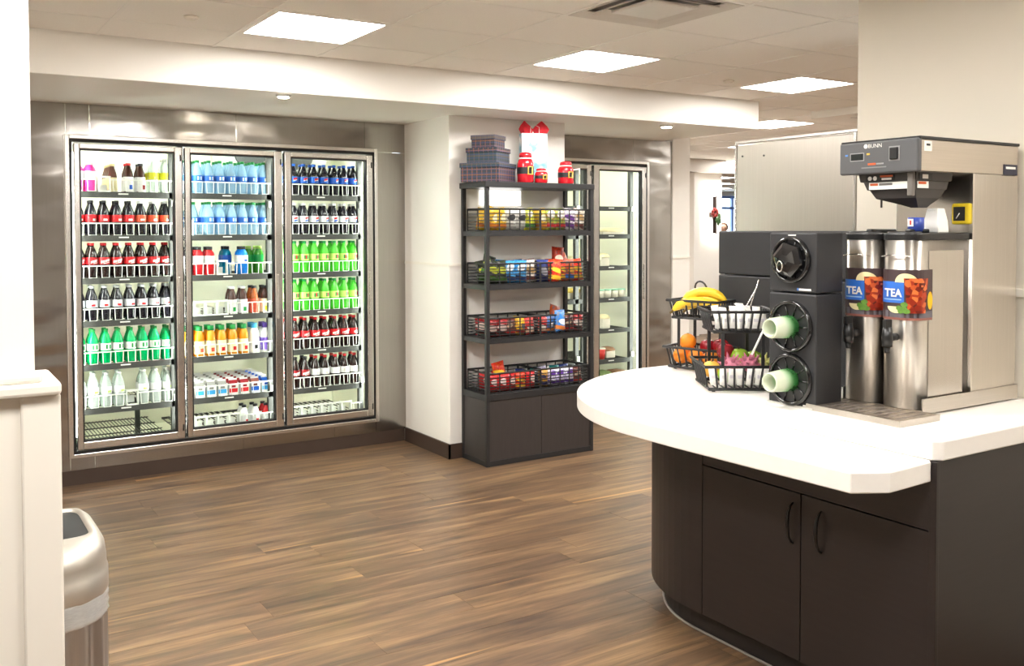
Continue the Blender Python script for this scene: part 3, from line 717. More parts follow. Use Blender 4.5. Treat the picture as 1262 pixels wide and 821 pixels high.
# ------------------------------------------------------------------ snack rack
RX0, RX1, RY0, RY1 = 3.148, 4.021, 5.128, 5.452
rack = thing('snack_rack', 'tall black metal snack rack with dark wood cabinet base', 'shelf rack', ((RX0+RX1)/2, (RY0+RY1)/2, 0))
pw = .026
for px in (RX0, RX1-pw):
    for py in (RY0, RY1-pw):
        MB().box(px, px+pw, py, py+pw, 0, 1.82).build('post', BLACKF, rack, bevel=.002)
MB().box(RX0-.012, RX1+.004, RY0-.010, RY1+.002, 1.82, 1.857).build('top_board', BLACKF, rack, bevel=.003)
RSZ = [1.535, 1.185, .834, .471]
for z in RSZ[:3]:
    s = MB().box(RX0+pw, RX1-pw, RY0+.004, RY1-.004, z-.012, z).build('shelf', RACKW, rack)
    MB().box(RX0+pw, RX1-pw, RY0, RY0+.016, z-.032, z).box(RX0+pw, RX1-pw, RY1-.016, RY1, z-.032, z).box(RX0+.003, RX0+.019, RY0+pw, RY1-pw, z-.032, z).box(RX1-.019, RX1-.003, RY0+pw, RY1-pw, z-.032, z).build('shelf_rail', BLACKF, s)
cab = MB().box(RX0+.02, RX1-.02, RY0+.016, RY1-.006, .035, .44).build('cabinet_base', RACKW, rack)
MB().box(RX0+pw, (RX0+RX1)/2-.0015, RY0+.006, RY0+.018, .036, .428).build('front_panel', RACKW, cab); MB().box((RX0+RX1)/2+.0015, RX1-pw, RY0+.006, RY0+.018, .036, .428).build('front_panel', RACKW, cab)
MB().box(RX0+.006, RX0+.02, RY0+pw, RY1-pw, .036, .428).build('side_panel', RACKW, cab)
MB().box(RX0+.001, RX1-.001, RY0+.001, RY1-.001, .002, .036).build('bottom_rail', BLACKF, rack)
MB().box(RX0+.001, RX1-.001, RY0+.001, RY1-.001, .430, .471).build('cabinet_top', BLACKF, rack, bevel=.002)

# wire baskets
def basket(x0, x1, y0, y1, z, h, label):
    t = thing('wire_basket', label, 'basket', ((x0+x1)/2, (y0+y1)/2, z), 'black wire baskets on the snack rack')
    MB().tube([(x0, y0, z+h), (x1, y0, z+h), (x1, y1, z+h), (x0, y1, z+h)], .007, 6, closed=True).build('rim', BLACKF, t)
    m = MB(); a = .0028
    for k in range(6):
        zz = z+.004+(h-.012)*k/6
        m.box(x0, x1, y0-a, y0+a, zz-a, zz+a).box(x0, x1, y1-a, y1+a, zz-a, zz+a).box(x0-a, x0+a, y0, y1, zz-a, zz+a).box(x1-a, x1+a, y0, y1, zz-a, zz+a)
    m.build('side_wires', BLACKF, t)['kind'] = 'stuff'
    for k in range(6):
        xx = x0+(x1-x0)*k/5
        for yy in (y0, y1): MB().box(xx-.003, xx+.003, yy-.003, yy+.003, z, z+h).build('upright', BLACKF, t)
    for xx in (x0, x1): MB().box(xx-.003, xx+.003, (y0+y1)/2-.003, (y0+y1)/2+.003, z, z+h).build('upright', BLACKF, t)
    m = MB()
    for k in range(14):
        xx = x0+(x1-x0)*k/13; m.box(xx-a, xx+a, y0, y1, z+.001, z+.004)
    m.build('floor_wires', BLACKF, t)['kind'] = 'stuff'
ROWN = ['upper', 'second', 'third', 'lowest']
BX = [(3.183, 3.583), (3.592, 3.988)]; BY = (5.150, 5.425)
for r, z in enumerate(RSZ):
    for q in range(2):
        basket(BX[q][0], BX[q][1], BY[0], BY[1], z, (.145, .135, .13, .13)[r], f'black wire basket on {ROWN[r]} rack shelf, {"left" if q == 0 else "right"} one')
# snack bags
BAGC = {
 'yel': ((232, 196, 40), (250, 240, 200), (210, 120, 30)), 'ygr': ((214, 208, 50), (250, 250, 230), (60, 120, 40)), 'sil': ((214, 212, 206), (40, 40, 44), (180, 178, 170)), 'blk': ((40, 40, 38), (214, 220, 60), (70, 120, 40)),
 'grw': ((150, 170, 60), (250, 245, 235), (190, 40, 40)), 'pur': ((240, 236, 240), (120, 60, 160), (110, 50, 140)), 'wht': ((240, 234, 222), (200, 160, 100), (120, 60, 50)), 'lbl': ((70, 160, 220), (245, 248, 250), (30, 60, 120)),
 'nav': ((44, 62, 130), (190, 190, 200), (30, 40, 90)), 'ryl': ((214, 40, 30), (248, 206, 60), (240, 190, 50)), 'dor': ((196, 56, 28), (236, 220, 200), (60, 30, 20)), 'orb': ((212, 92, 30), (240, 180, 60), (30, 110, 210)),
 'red': ((206, 30, 34), (250, 236, 230), (160, 20, 24)), 'rdk': ((170, 30, 34), (240, 220, 210), (40, 26, 26)), 'brn': ((84, 44, 36), (214, 190, 160), (180, 40, 40)), 'yb': ((230, 190, 40), (96, 104, 110), (150, 30, 30)),
 'rw': ((214, 44, 46), (250, 244, 236), (240, 200, 170)), 'blu': ((50, 130, 214), (240, 246, 250), (220, 130, 60)), 'vio': ((232, 230, 244), (96, 50, 150), (74, 40, 130)), 'tea': ((20, 130, 120), (230, 230, 240), (50, 60, 150)), 'gld': ((206, 150, 50), (60, 60, 110), (50, 50, 100)),
}
BAGW = {'yel': 'yellow', 'ygr': 'yellow-green', 'sil': 'silver and black', 'blk': 'black and lime', 'grw': 'green and white', 'pur': 'white and purple', 'wht': 'white and tan', 'lbl': 'light blue and white', 'nav': 'navy blue', 'ryl': 'red and yellow',
        'dor': 'deep orange-red', 'orb': 'orange and blue', 'red': 'red', 'rdk': 'dark red and black', 'brn': 'brown', 'yb': 'yellow and grey', 'rw': 'red and white', 'blu': 'blue', 'vio': 'white and violet', 'tea': 'teal', 'gld': 'gold and navy'}
def bag_mesh(code, var):
    key = ('bag', code, var)
    if key in PROTO: return PROTO[key]
    w_, h, th = [(.095, .15, .034), (.105, .165, .04), (.08, .112, .028)][var]
    m = MB(); nx, nz = 8, 10; front = []; back = []
    rnd = random.Random(hash(code) % 1000 + var if False else sum(map(ord, code))+var)
    for j in range(nz+1):
        v = j/nz*2-1
        for i in range(nx+1):
            u = i/nx*2-1
            t = th*(1-abs(u)**2.5)*(1-abs(v)**4)**.6 if abs(v) < 1 else 0
            t += rnd.uniform(-.0015, .0015)*(1-abs(u))
            xx = u*w_/2*(1-.05*(1-v*v)); zz = (v+1)/2*h
            front.append((xx, -t/1-.0005, zz)); back.append((xx, t*.8+.0005, zz))
    n = (nx+1)*(nz+1); fs = []
    for j in range(nz):
        for i in range(nx):
            a = j*(nx+1)+i; fs.append((a, a+1, a+nx+2, a+nx+1)); fs.append((n+a, n+a+nx+1, n+a+nx+2, n+a+1))
    edge = [i for i in range(nx+1)] + [j*(nx+1)+nx for j in range(1, nz+1)] + [nz*(nx+1)+i for i in range(nx-1, -1, -1)] + [j*(nx+1) for j in range(nz-1, 0, -1)]
    for k in range(len(edge)):
        a, b_ = edge[k], edge[(k+1) % len(edge)]; fs.append((a, n+a, n+b_, b_))
    m.add(front+back, fs, 0, True)
    crimp = None
    PROTO[key] = m.mesh('snack_bag', bagmat('bag_'+code, *BAGC[code], seed=sum(map(ord, code))*.1)); return PROTO[key]
def place_bag(code, var, x, y, z, tilt, lean, r, q, extra='', rz=None):
    o = bpy.data.objects.new('snack_bag', bag_mesh(code, var)); COL.objects.link(o)
    o.location = (x, y, z); o.rotation_euler = (lean, tilt, random.uniform(-.15, .15) if rz is None else rz)
    tag(o, f'{BAGW[code]} snack bag {extra or "in"} {"left" if q == 0 else "right"} basket on {ROWN[r]} rack shelf'.replace('  ', ' '), 'snack bag', f'{BAGW[code]} bags, {ROWN[r]} shelf')
BAGROWS = [
 (0, 0, ['yel', 'yel', 'sil', 'sil', 'ygr'], ['yel', 'ygr', 'nav', 'ygr']), (0, 1, ['yel', 'grw', 'grw', 'pur', 'wht'], ['ygr', 'grw', 'pur', 'wht']),
 (1, 0, ['blk', 'blk', 'lbl', 'lbl', 'wht'], ['blk', 'lbl', 'nav']), (1, 1, ['nav', 'ryl', 'ryl', 'orb', 'ryl'], ['orb', 'orb', 'brn']),
 (2, 0, ['rdk', 'rdk', 'brn', 'yb', 'rw'], ['rdk', 'yb']), (2, 1, ['rw', 'blu', 'blu', 'brn', 'rdk'], ['rdk', 'brn', 'yb']),
 (3, 0, ['red', 'red', 'red', 'ryl', 'red'], ['red', 'red', 'nav']), (3, 1, ['gld', 'vio', 'vio', 'vio', 'brn'], ['tea', 'vio', 'tea', 'nav']),
]
for r, q, fr, bk in BAGROWS:
    x0, x1 = BX[q]; z = RSZ[r]+.006
    for i, c in enumerate(fr):
        x = x0+.048+(x1-x0-.096)*i/(len(fr)-1)
        place_bag(c, 2 if r in (2, 3) else 0, x, 5.195+random.uniform(0, .012), z, random.uniform(-.12, .12), random.uniform(-.14, -.02), r, q)
    for i, c in enumerate(bk):
        x = x0+.06+(x1-x0-.12)*i/max(1, len(bk)-1)
        place_bag(c, 2 if r > 1 else 0, x, 5.335+random.uniform(-.02, .02), z, random.uniform(-.15, .15), random.uniform(-.12, .02), r, q)
# bags that stick out of the baskets
place_bag('yel', 0, 3.245, 5.27, RSZ[0]+.035, .5, -.25, 0, 0, 'leaning above')
place_bag('pur', 0, 3.92, 5.27, RSZ[0]+.02, -.5, -.25, 0, 1, 'leaning above')
place_bag('dor', 1, 3.815, 5.27, RSZ[1]+.075, .10, -.1, 1, 1, 'standing tall above')
place_bag('orb', 0, 3.91, 5.27, RSZ[1]+.05, -.4, -.2, 1, 1, 'tipped over')
place_bag('ryl', 0, 3.72, 5.162, RSZ[1]+.004, .0, -.02, 1, 1, 'pressed against front of')
place_bag('orb', 0, 3.78, 5.27, RSZ[2]+.04, .3, -.2, 2, 1, 'tipped over')
place_bag('blu', 0, 3.755, 5.160, RSZ[2]+.012, .0, -.03, 2, 1, 'pressed against front of')
place_bag('ryl', 0, 3.335, 5.24, RSZ[3]+.045, -.18, -.1, 3, 0, 'standing tall above')
place_bag('blk', 0, 3.24, 5.28, RSZ[1]+.045, .3, -.2, 1, 0, 'leaning above')

# things on top of the rack
TZ = 1.857
PL = plaidmat('plaid_card')
for k, (s, h, zz, word) in enumerate(((.137, .125, 0, 'largest'), (.107, .100, .125, 'middle'), (.083, .085, .225, 'smallest'))):
    t = thing('gift_box', f'{word} plaid gift box in the stack on top of the snack rack', 'gift box', (3.265, 5.29, TZ+zz), 'stacked plaid gift boxes', local=True, rz=radians(33))
    MB().box(-s, s, -s, s, 0, h-.028).build('box', PL, t, bevel=.002)
    MB().box(-s-.006, s+.006, -s-.006, s+.006, h-.03, h).build('lid', PL, t, bevel=.003)
RED = pm('red_glaze', (206, 26, 40), .2, var=.15, coat=.5); BELT = pm('belt_black', (34, 32, 34), .4); GOLD = pm('gold_paint', (226, 190, 90), .3, metal=.6)
def jar(x, y, r, h, label, handle=False):
    t = thing('red_jar', label, 'jar', (x, y, TZ), 'red belted jars on the rack', local=True, rz=-.55)
    MB().lathe([(r*.9, 0), (r, .008), (r, h*.62), (r*.86, h*.74), (r*.7, h*.78), (r*.7, h*.82)], 24).build('body', RED, t)
    MB().lathe([(r*1.015, h*.28), (r*1.015, h*.5)], 24, cap0=False, cap1=False).build('belt', BELT, t)
    MB().lathe([(r*.76, h*.765), (r*.8, h*.79), (r*.76, h*.815)], 24).build('fur_trim', WHITEP, t)
    MB().lathe([(r*.76, h*.82), (r*.78, h*.9), (r*.7, h*.96), (r*.3, h), (.004, h*1.01)], 24).build('lid', RED, t)
    b = MB(); w_ = r*.3
    b.tube([(-w_, -r*1.05, h*.27), (w_, -r*1.05, h*.27), (w_, -r*1.05, h*.51), (-w_, -r*1.05, h*.51)], .0055, 6, closed=True)
    bo = b.build('buckle', GOLD, t); bo.rotation_euler = (0, 0, .55)
    if handle:
        MB().tube([(r*.95, 0, h*.62), (r*1.75, 0, h*.66), (r*1.75, 0, h*.40)], .006, 8).build('handle', WHITEP, t)
jar(3.495, 5.19, .056, .205, 'tall red jar with black belt beside the plaid boxes')
jar(3.605, 5.165, .044, .10, 'short red jar with gold buckle in front of gift bag')
jar(3.825, 5.185, .054, .155, 'red jar with black belt alone at right end of rack', True)
t = thing('gift_bag', 'tall pale blue gift bag with red tissue on the snack rack', 'gift bag', (3.64, 5.31, TZ), local=True, rz=-.35)
m, nt, b = nt_new('pale_blue_print'); N = nt.nodes; L = nt.links
tc = N.new('ShaderNodeTexCoord'); vo = N.new('ShaderNodeTexNoise'); vo.inputs['Scale'].default_value = 11; vo.inputs['Detail'].default_value = 3; L.new(tc.outputs['Object'], vo.inputs['Vector'])
cr = N.new('ShaderNodeValToRGB'); e = cr.color_ramp.elements; e[0].position = .38; e[0].color = lin((118, 176, 196))+(1,); e[1].position = .56; e[1].color = lin((244, 246, 246))+(1,); L.new(vo.outputs['Fac'], cr.inputs[0]); L.new(cr.outputs[0], b.inputs['Base Color']); b.inputs['Roughness'].default_value = .3
rs = []
for z, a, c in ((0, .085, .045), (.02, .086, .05), (.2, .088, .05), (.345, .09, .04)):
    rs.append([(-a, -c, z), (0, -c*1.02, z), (a, -c, z), (a*.94, 0, z), (a, c, z), (0, c*1.02, z), (-a, c, z), (-a*.94, 0, z)])
MB().rings(rs, 0, False, True, False).build('bag', m, t)
TIS = pm('red_tissue', (226, 40, 56), .7, var=.25, scale=40)
for sx in (-1, 1):
    mm = MB(); rs = []
    for z, r in ((.30, .02), (.345, .034), (.375, .045), (.40, .03), (.425, .008)):
        rs.append([(sx*.045+sx*(z-.3)*.12 + r*(1+.35*sin(5*i+sx))*cos(2*pi*i/9)*1.05, r*.7*(1+.3*cos(4*i))*sin(2*pi*i/9), z+.008*sin(7*i)) for i in range(9)])
    mm.rings(rs, 0, False).build('tissue', TIS, t)
MB().tube([(-.03, -.045, .33), (-.03, -.05, .385), (0, -.052, .40), (.03, -.05, .385), (.03, -.045, .33)], .002, 6).build('handle', WHITEP, t)
tag(MB().box(3.30, 3.63, 5.452, 5.459, 1.715, 1.812).build('white_panel', emis('white_panel_glow', (255, 253, 248), 1.6), origin=(3.46, 5.459, 1.715)), 'small glowing white panel on the wall under the rack top', 'light box')  # guessed panel; its glow is added so the spot shows pure white
# ------------------------------------------------------------------ counter
def arc(cx, cy, r, a0, a1, n): return [(cx+r*cos(radians(a0+(a1-a0)*i/n)), cy+r*sin(radians(a0+(a1-a0)*i/n))) for i in range(n+1)]
LC = (3.05, 2.54); UC = (3.05, 2.60)
cabp = [(3.398, 1.605), (2.503, 1.605)] + arc(UC[0], UC[1], .547, 180, 90, 18) + [(3.398, 3.147)]
cabinet = thing('counter_cabinet', 'dark brown laminate counter cabinet with rounded end and two doors', 'cabinet', (2.95, 2.4, 0))
def inset(poly, d):
    return [(3.398, 1.605), (2.503+d, 1.605)] + arc(UC[0], UC[1], .547-d, 180, 90, 18) + [(3.398, 3.147-d)]
MB().prism(inset(cabp, .025), .09, .874).build('body', DARKW, cabinet)
MB().prism(inset(cabp, .05), 0, .09).build('toe_kick', pm('toe_black', (34, 29, 27), .5), cabinet)
m = MB(); q = [(2.549, 1.62)] + arc(UC[0], UC[1], .501, 180, 100, 18)
m.tube([(x, y, .004) for x, y in q], .005, 6); m.build('toe_strip', pm('toe_strip_grey', (150, 142, 134), .4), cabinet)
def flat_panel(y0, y1, z0, z1, name, parent): return MB().box(2.499, 2.526, y0, y1, z0, z1).build(name, DARKW, parent, bevel=.0015)
flat_panel(1.612, 2.527, .668, .813, 'top_rail', cabinet)
def curved(z0, z1, a0, a1):
    p = arc(UC[0], UC[1], .551, a0, a1, 10) + arc(UC[0], UC[1], .523, a1, a0, 10)
    MB().prism(p, z0, z1).build('curved_panel', DARKW, cabinet)
MB().box(2.499, 2.526, 2.53, 2.60, .10, .813).build('curved_panel', DARKW, cabinet)
curved(.10, .813, 180, 135); curved(.10, .813, 134.8, 92)
for y0, y1, hy in ((1.612, 2.071, 1.99), (2.075, 2.527, 2.105)):
    d = flat_panel(y0, y1, .10, .664, 'door', cabinet)
    pts = [(2.499, hy, .628), (2.488, hy, .622), (2.474, hy, .60), (2.468, hy, .56), (2.474, hy, .52), (2.488, hy, .498), (2.499, hy, .492)]
    MB().tube(pts, .005, 8, radii=[.0035, .0042, .006, .0075, .006, .0042, .0035]).build('handle', pm('handle_black', (24, 22, 22), .35), d)
MB().box(2.500, 3.397, 1.590, 1.606, 0, .874).build('end_panel', DARKW, cabinet, bevel=.0015)
MB().box(2.496, 2.512, 1.5885, 1.612, 0, .874).build('corner_strip', DARKW, cabinet, bevel=.002)

lower = [(2.497, 1.6125), (2.490, 1.602), (2.287, 1.592), (2.19, 1.648)] + [(2.155, 2.30)] + arc(LC[0], LC[1], .9, 179, 90, 40) + [(3.39, 3.44), (3.39, 3.126)] + [(3.05, 3.126)] + arc(UC[0], UC[1], .525, 90, 180, 20)[1:] + [(2.525, 1.6125)]
tag(MB().prism(lower, .815, .8750).build('serving_ledge', QUARTZ, origin=(2.6, 2.6, .815), bevel=.004), 'white rounded lower counter ledge sweeping around the cabinet', 'countertop')
upper = [(3.397, 1.582), (2.52, 1.582), (2.497, 1.605)] + arc(UC[0], UC[1], .553, 180, 90, 24) + [(3.397, 3.153)]
tag(MB().prism(upper, .8752, .935).build('countertop', QUARTZ, origin=(2.9, 2.3, .8755), bevel=.005), 'white raised countertop carrying the tea brewer and dispensers', 'countertop')
CT = .935

# ------------------------------------------------------------------ tea brewer
GREY = pm('brewer_grey_plastic', (84, 84, 86), .45, var=.06); DGREY = pm('brewer_dark_plastic', (62, 58, 56), .45, var=.08); BLKP = pm('black_plastic', (26, 26, 27), .35, var=.1)
STKW = pm('sticker_white', (232, 230, 224), .5, var=.02); STKO = pm('sticker_orange', (206, 92, 44), .5); STKB = pm('sticker_black', (36, 34, 34), .5)
BY0, BY1 = 1.832, 2.128
tb = thing('tea_brewer', 'tall stainless tea brewer with grey control head', 'tea brewer', (3.0, 1.98, CT))
MB().box(2.79, 3.35, BY0-.006, BY0-.001, CT+.006, CT+.055).box(2.79, 3.35, BY1+.001, BY1+.006, CT+.006, CT+.055).box(2.79, 3.345, BY0, BY1, CT+.006, CT+.012).build('base_rail', STEELH, tb)
for fx in (2.82, 3.3):
    for fy in (BY0+.03, BY1-.03): MB().cyl((fx, fy, CT), (fx, fy, CT+.008), .012).build('foot', BLKP, tb)
MB().box(3.075, 3.345, BY0, BY1, CT+.012, 1.735).build('column', STEELX, tb, bevel=.004)
MB().box(3.066, 3.076, BY0-.001, BY0+.012, CT+.05, 1.735).build('column_edge', CHROME, tb)
MB().box(2.775, 3.345, BY0, BY1, 1.735, 1.838).build('head', steelmat('steel_head', (206, 198, 188), .28, 'x'), tb, bevel=.003)
MB().box(2.765, 3.348, BY0-.003, BY1+.003, 1.838, 1.848).build('head_cap', BLKP, tb, bevel=.002)
fp = MB().box(2.755, 2.778, BY0-.002, BY1+.002, 1.733, 1.842).build('control_panel', GREY, tb, bevel=.006)
FX = 2.7545
def onface(y0, y1, z0, z1, name, mat, d=.0012): return MB().box(FX-d, FX, y0, y1, z0, z1).build(name, mat, fp)
onface(2.03, 2.085, 1.778, 1.806, 'display_bezel', pm('bezel_light', (150, 150, 150), .4)); onface(2.033, 2.082, 1.781, 1.803, 'display', pm('lcd_dark', (40, 44, 44), .2), .002)
onface(1.895, 1.935, 1.772, 1.82, 'switch_bezel', MATS['bezel_light']); sw = MB().box(FX-.008, FX, 1.9, 1.93, 1.776, 1.816).build('rocker_switch', BLKP, fp, bevel=.003)
onface(2.095, 2.105, 1.797, 1.803, 'blue_mark', pm('mark_blue', (90, 140, 210), .5)); onface(2.008, 2.02, 1.797, 1.803, 'yellow_mark', pm('mark_yellow', (214, 176, 70), .5))
onface(1.985, 2.015, 1.762, 1.769, 'orange_mark', STKO); onface(1.955, 1.983, 1.763, 1.768, 'grey_mark', MATS['bezel_light']); onface(1.945, 2.04, 1.752, 1.756, 'small_print', pm('print_grey', (128, 128, 128), .5))
def lettering(txt, size, y_left, z, mat, parent, x=FX-.001, name='lettering'):
    vs, fs = text_mb(txt, size); m = MB(); m.add([(x, y_left-vx_, z+vz_) for vx_, vz_, _ in vs], fs)
    return m.build(name, mat, parent)
lettering('BUNN', .019, 2.015, 1.820, STKW, fp)
m = MB(); m.cyl((FX-.001, 2.024, 1.8265), (FX, 2.024, 1.8265), .0075, n=14); m.build('emblem', STKW, fp)
# side sticker and rear logo plate
MB().box(2.79, 2.83, BY0-.0012, BY0, 1.800, 1.832).build('side_sticker', STKW, tb); MB().box(2.80, 2.82, BY0-.002, BY0-.0012, 1.817, 1.824).build('sticker_print', STKB, tb)
pl = MB().box(3.25, 3.335, BY0-.002, BY0, 1.735, 1.772).build('logo_plate', pm('plate_navy', (36, 38, 56), .4), tb); MB().box(3.262, 3.322, BY0-.003, BY0-.002, 1.756, 1.764).build('plate_print', STKW, pl)
# funnel
def rect(x0, x1, y0, y1, z): return [(x0, y0, z), (x1, y0, z), (x1, y1, z), (x0, y1, z)]
fu = MB().rings([rect(2.80, 3.0, 1.865, 2.085, 1.735), rect(2.80, 3.0, 1.868, 2.078, 1.708), rect(2.805, 2.99, 1.872, 2.068, 1.706), rect(2.81, 2.985, 1.876, 2.058, 1.680), rect(2.815, 2.98, 1.878, 2.05, 1.678), rect(2.83, 2.96, 1.885, 2.036, 1.650), rect(2.86, 2.93, 1.90, 1.96, 1.628), rect(2.87, 2.92, 1.905, 1.93, 1.618)], 0, False).build('brew_funnel', DGREY, tb)
MB().box(2.785, 2.80, 1.868, 1.89, 1.655, 1.735).build('funnel_handle', pm('funnel_handle_grey', (112, 106, 100), .45), tb, bevel=.004)
MB().cyl((2.85, 2.03, 1.655), (2.85, 2.03, 1.62), .0035, n=8).build('drip_pin', DGREY, fu)
def stick(x, y0, y1, z0, z1, mat, par, name='warning_sticker'): return MB().box(x-.0012, x, y0, y1, z0, z1).build(name, mat, par)
s = stick(2.7985, 1.945, 2.055, 1.709, 1.731, STKB, fu); stick(2.7972, 1.95, 1.998, 1.722, 1.728, STKO, s, 'warning_band'); stick(2.7972, 1.955, 1.992, 1.712, 1.719, STKW, s, 'warning_print')
m = MB(); m.cyl((2.796, 2.038, 1.719), (2.7973, 2.038, 1.719), .0075, n=12); m.cyl((2.796, 2.018, 1.719), (2.7973, 2.018, 1.719), .0075, n=12); m.build('warning_symbol', STKW, s)
s = stick(2.8035, 1.90, 2.045, 1.681, 1.705, STKW, fu); stick(2.8022, 2.01, 2.04, 1.694, 1.702, STKO, s, 'warning_band'); stick(2.8022, 1.955, 2.005, 1.694, 1.702, pm('sticker_grey', (110, 106, 104), .5), s, 'warning_print')
s = MB().box(2.815, 2.885, 1.8635, 1.865, 1.709, 1.731).build('warning_sticker', STKB, fu); MB().box(2.83, 2.86, 1.862, 1.8635, 1.713, 1.727).build('warning_symbol', STKW, s)
s = MB().box(2.815, 2.875, 1.8705, 1.872, 1.682, 1.705).build('warning_sticker', STKW, fu); MB().box(2.82, 2.86, 1.869, 1.8705, 1.695, 1.703).build('warning_band', STKO, s)
# yellow thermometer dial on the column
yd = MB().box(3.055, 3.072, 1.836, 1.902, 1.562, 1.634).build('yellow_gauge', pm('gauge_yellow', (228, 200, 40), .4), tb, bevel=.006)
MB().box(3.0535, 3.056, 1.852, 1.893, 1.574, 1.622).build('gauge_window', pm('gauge_black', (36, 36, 34), .3), yd); MB().cyl((3.052, 1.882, 1.582), (3.052, 1.870, 1.600), .0015, n=6).build('gauge_needle', STKW, yd)
# drip tray in front
dt = thing('drip_tray', 'shallow stainless drip tray in front of the tea urns', 'drip tray', (2.66, 1.94, CT))
MB().box(2.568, 2.775, 1.757, 2.112, CT, CT+.004).box(2.568, 2.572, 1.757, 2.112, CT+.004, CT+.02).box(2.771, 2.775, 1.757, 2.112, CT+.004, CT+.02).box(2.572, 2.771, 1.757, 1.761, CT+.004, CT+.02).box(2.572, 2.771, 2.108, 2.112, CT+.004, CT+.02).build('pan', STEELH, dt)
MB().box(2.573, 2.770, 1.762, 2.107, CT+.0165, CT+.0185).build('grate', steelmat('steel_grate', (190, 180, 168), .4, 'x'), dt)
for k in range(9): MB().box(2.60, 2.745, 1.785+k*.036, 1.797+k*.036, CT+.0185, CT+.0192).build('slot', pm('slot_dark', (110, 100, 92), .5), dt)

# tea urns
UW, UD, UR = .066, .30, .045
def urn_curve(s, off=0.):
    """point and outward normal on the urn outline; s = 0 at the middle of the front, + towards the picture's right (-y)"""
    fl = UW-UR; q = UR*pi/2; sg = 1 if s >= 0 else -1; a = abs(s)
    if a <= fl: x, y, nx, ny = 0, -s, -1, 0
    elif a <= fl+q:
        t = (a-fl)/UR; x = UR-UR*cos(t); y = -sg*(fl+UR*sin(t)); nx, ny = -cos(t), -sg*sin(t)
    else: x = UR+(a-fl-q); y = -sg*UW; nx, ny = 0, -sg
    return x+nx*off, y+ny*off
def urn_poly(off=0.):
    L_ = (UW-UR)+UR*pi/2+UD-UR
    ss = [-L_, -(UW-UR)-UR*pi/2-.02, -(UW-UR)-UR*pi/2-.003] + [-(UW-UR)-UR*pi/2*(1-i/8) for i in range(9)] + [(UW-UR)+UR*pi/2*i/8 for i in range(9)] + [(UW-UR)+UR*pi/2+.003, (UW-UR)+UR*pi/2+.02, L_]
    return [urn_curve(s, off) for s in ss]
TEAB = pm('tea_sign_brown', (70, 56, 58), .35, var=.25, scale=30); TEABL = pm('tea_sign_blue', (52, 112, 206), .35, var=.1); TEARED = None; LEM = pm('lemon_slice', (240, 226, 176), .4, var=.1, scale=60); LEMY = pm('lemon_yellow', (240, 186, 30), .4)
MINT = pm('mint_green', (96, 140, 50), .5, var=.4, scale=90); TABLE = pm('sign_slate', (104, 100, 108), .4, var=.2, scale=60); TEAHI = pm('tea_highlight', (214, 112, 66), .3, var=.4, scale=90); PINKB = pm('sign_wood', (150, 96, 84), .4, var=.25, scale=40)
def teamat():
    m, nt, b = nt_new('iced_tea_print'); N = nt.nodes; L = nt.links
    tc = N.new('ShaderNodeTexCoord'); vo = N.new('ShaderNodeTexVoronoi'); vo.inputs['Scale'].default_value = 62; L.new(tc.outputs['Object'], vo.inputs['Vector'])
    cr = N.new('ShaderNodeValToRGB'); e = cr.color_ramp.elements; e[0].position = .1; e[0].color = lin((92, 22, 12))+(1,); e[1].position = .95; e[1].color = lin((226, 120, 60))+(1,)
    for p, c in ((.45, (140, 36, 16)), (.7, (178, 60, 26))): q = e.new(p); q.color = lin(c)+(1,)
    sc = N.new('ShaderNodeSeparateColor'); L.new(vo.outputs['Color'], sc.inputs[0]); L.new(sc.outputs[0], cr.inputs[0]); L.new(cr.outputs[0], b.inputs['Base Color']); b.inputs['Roughness'].default_value = .3
    return m
TEARED = teamat()
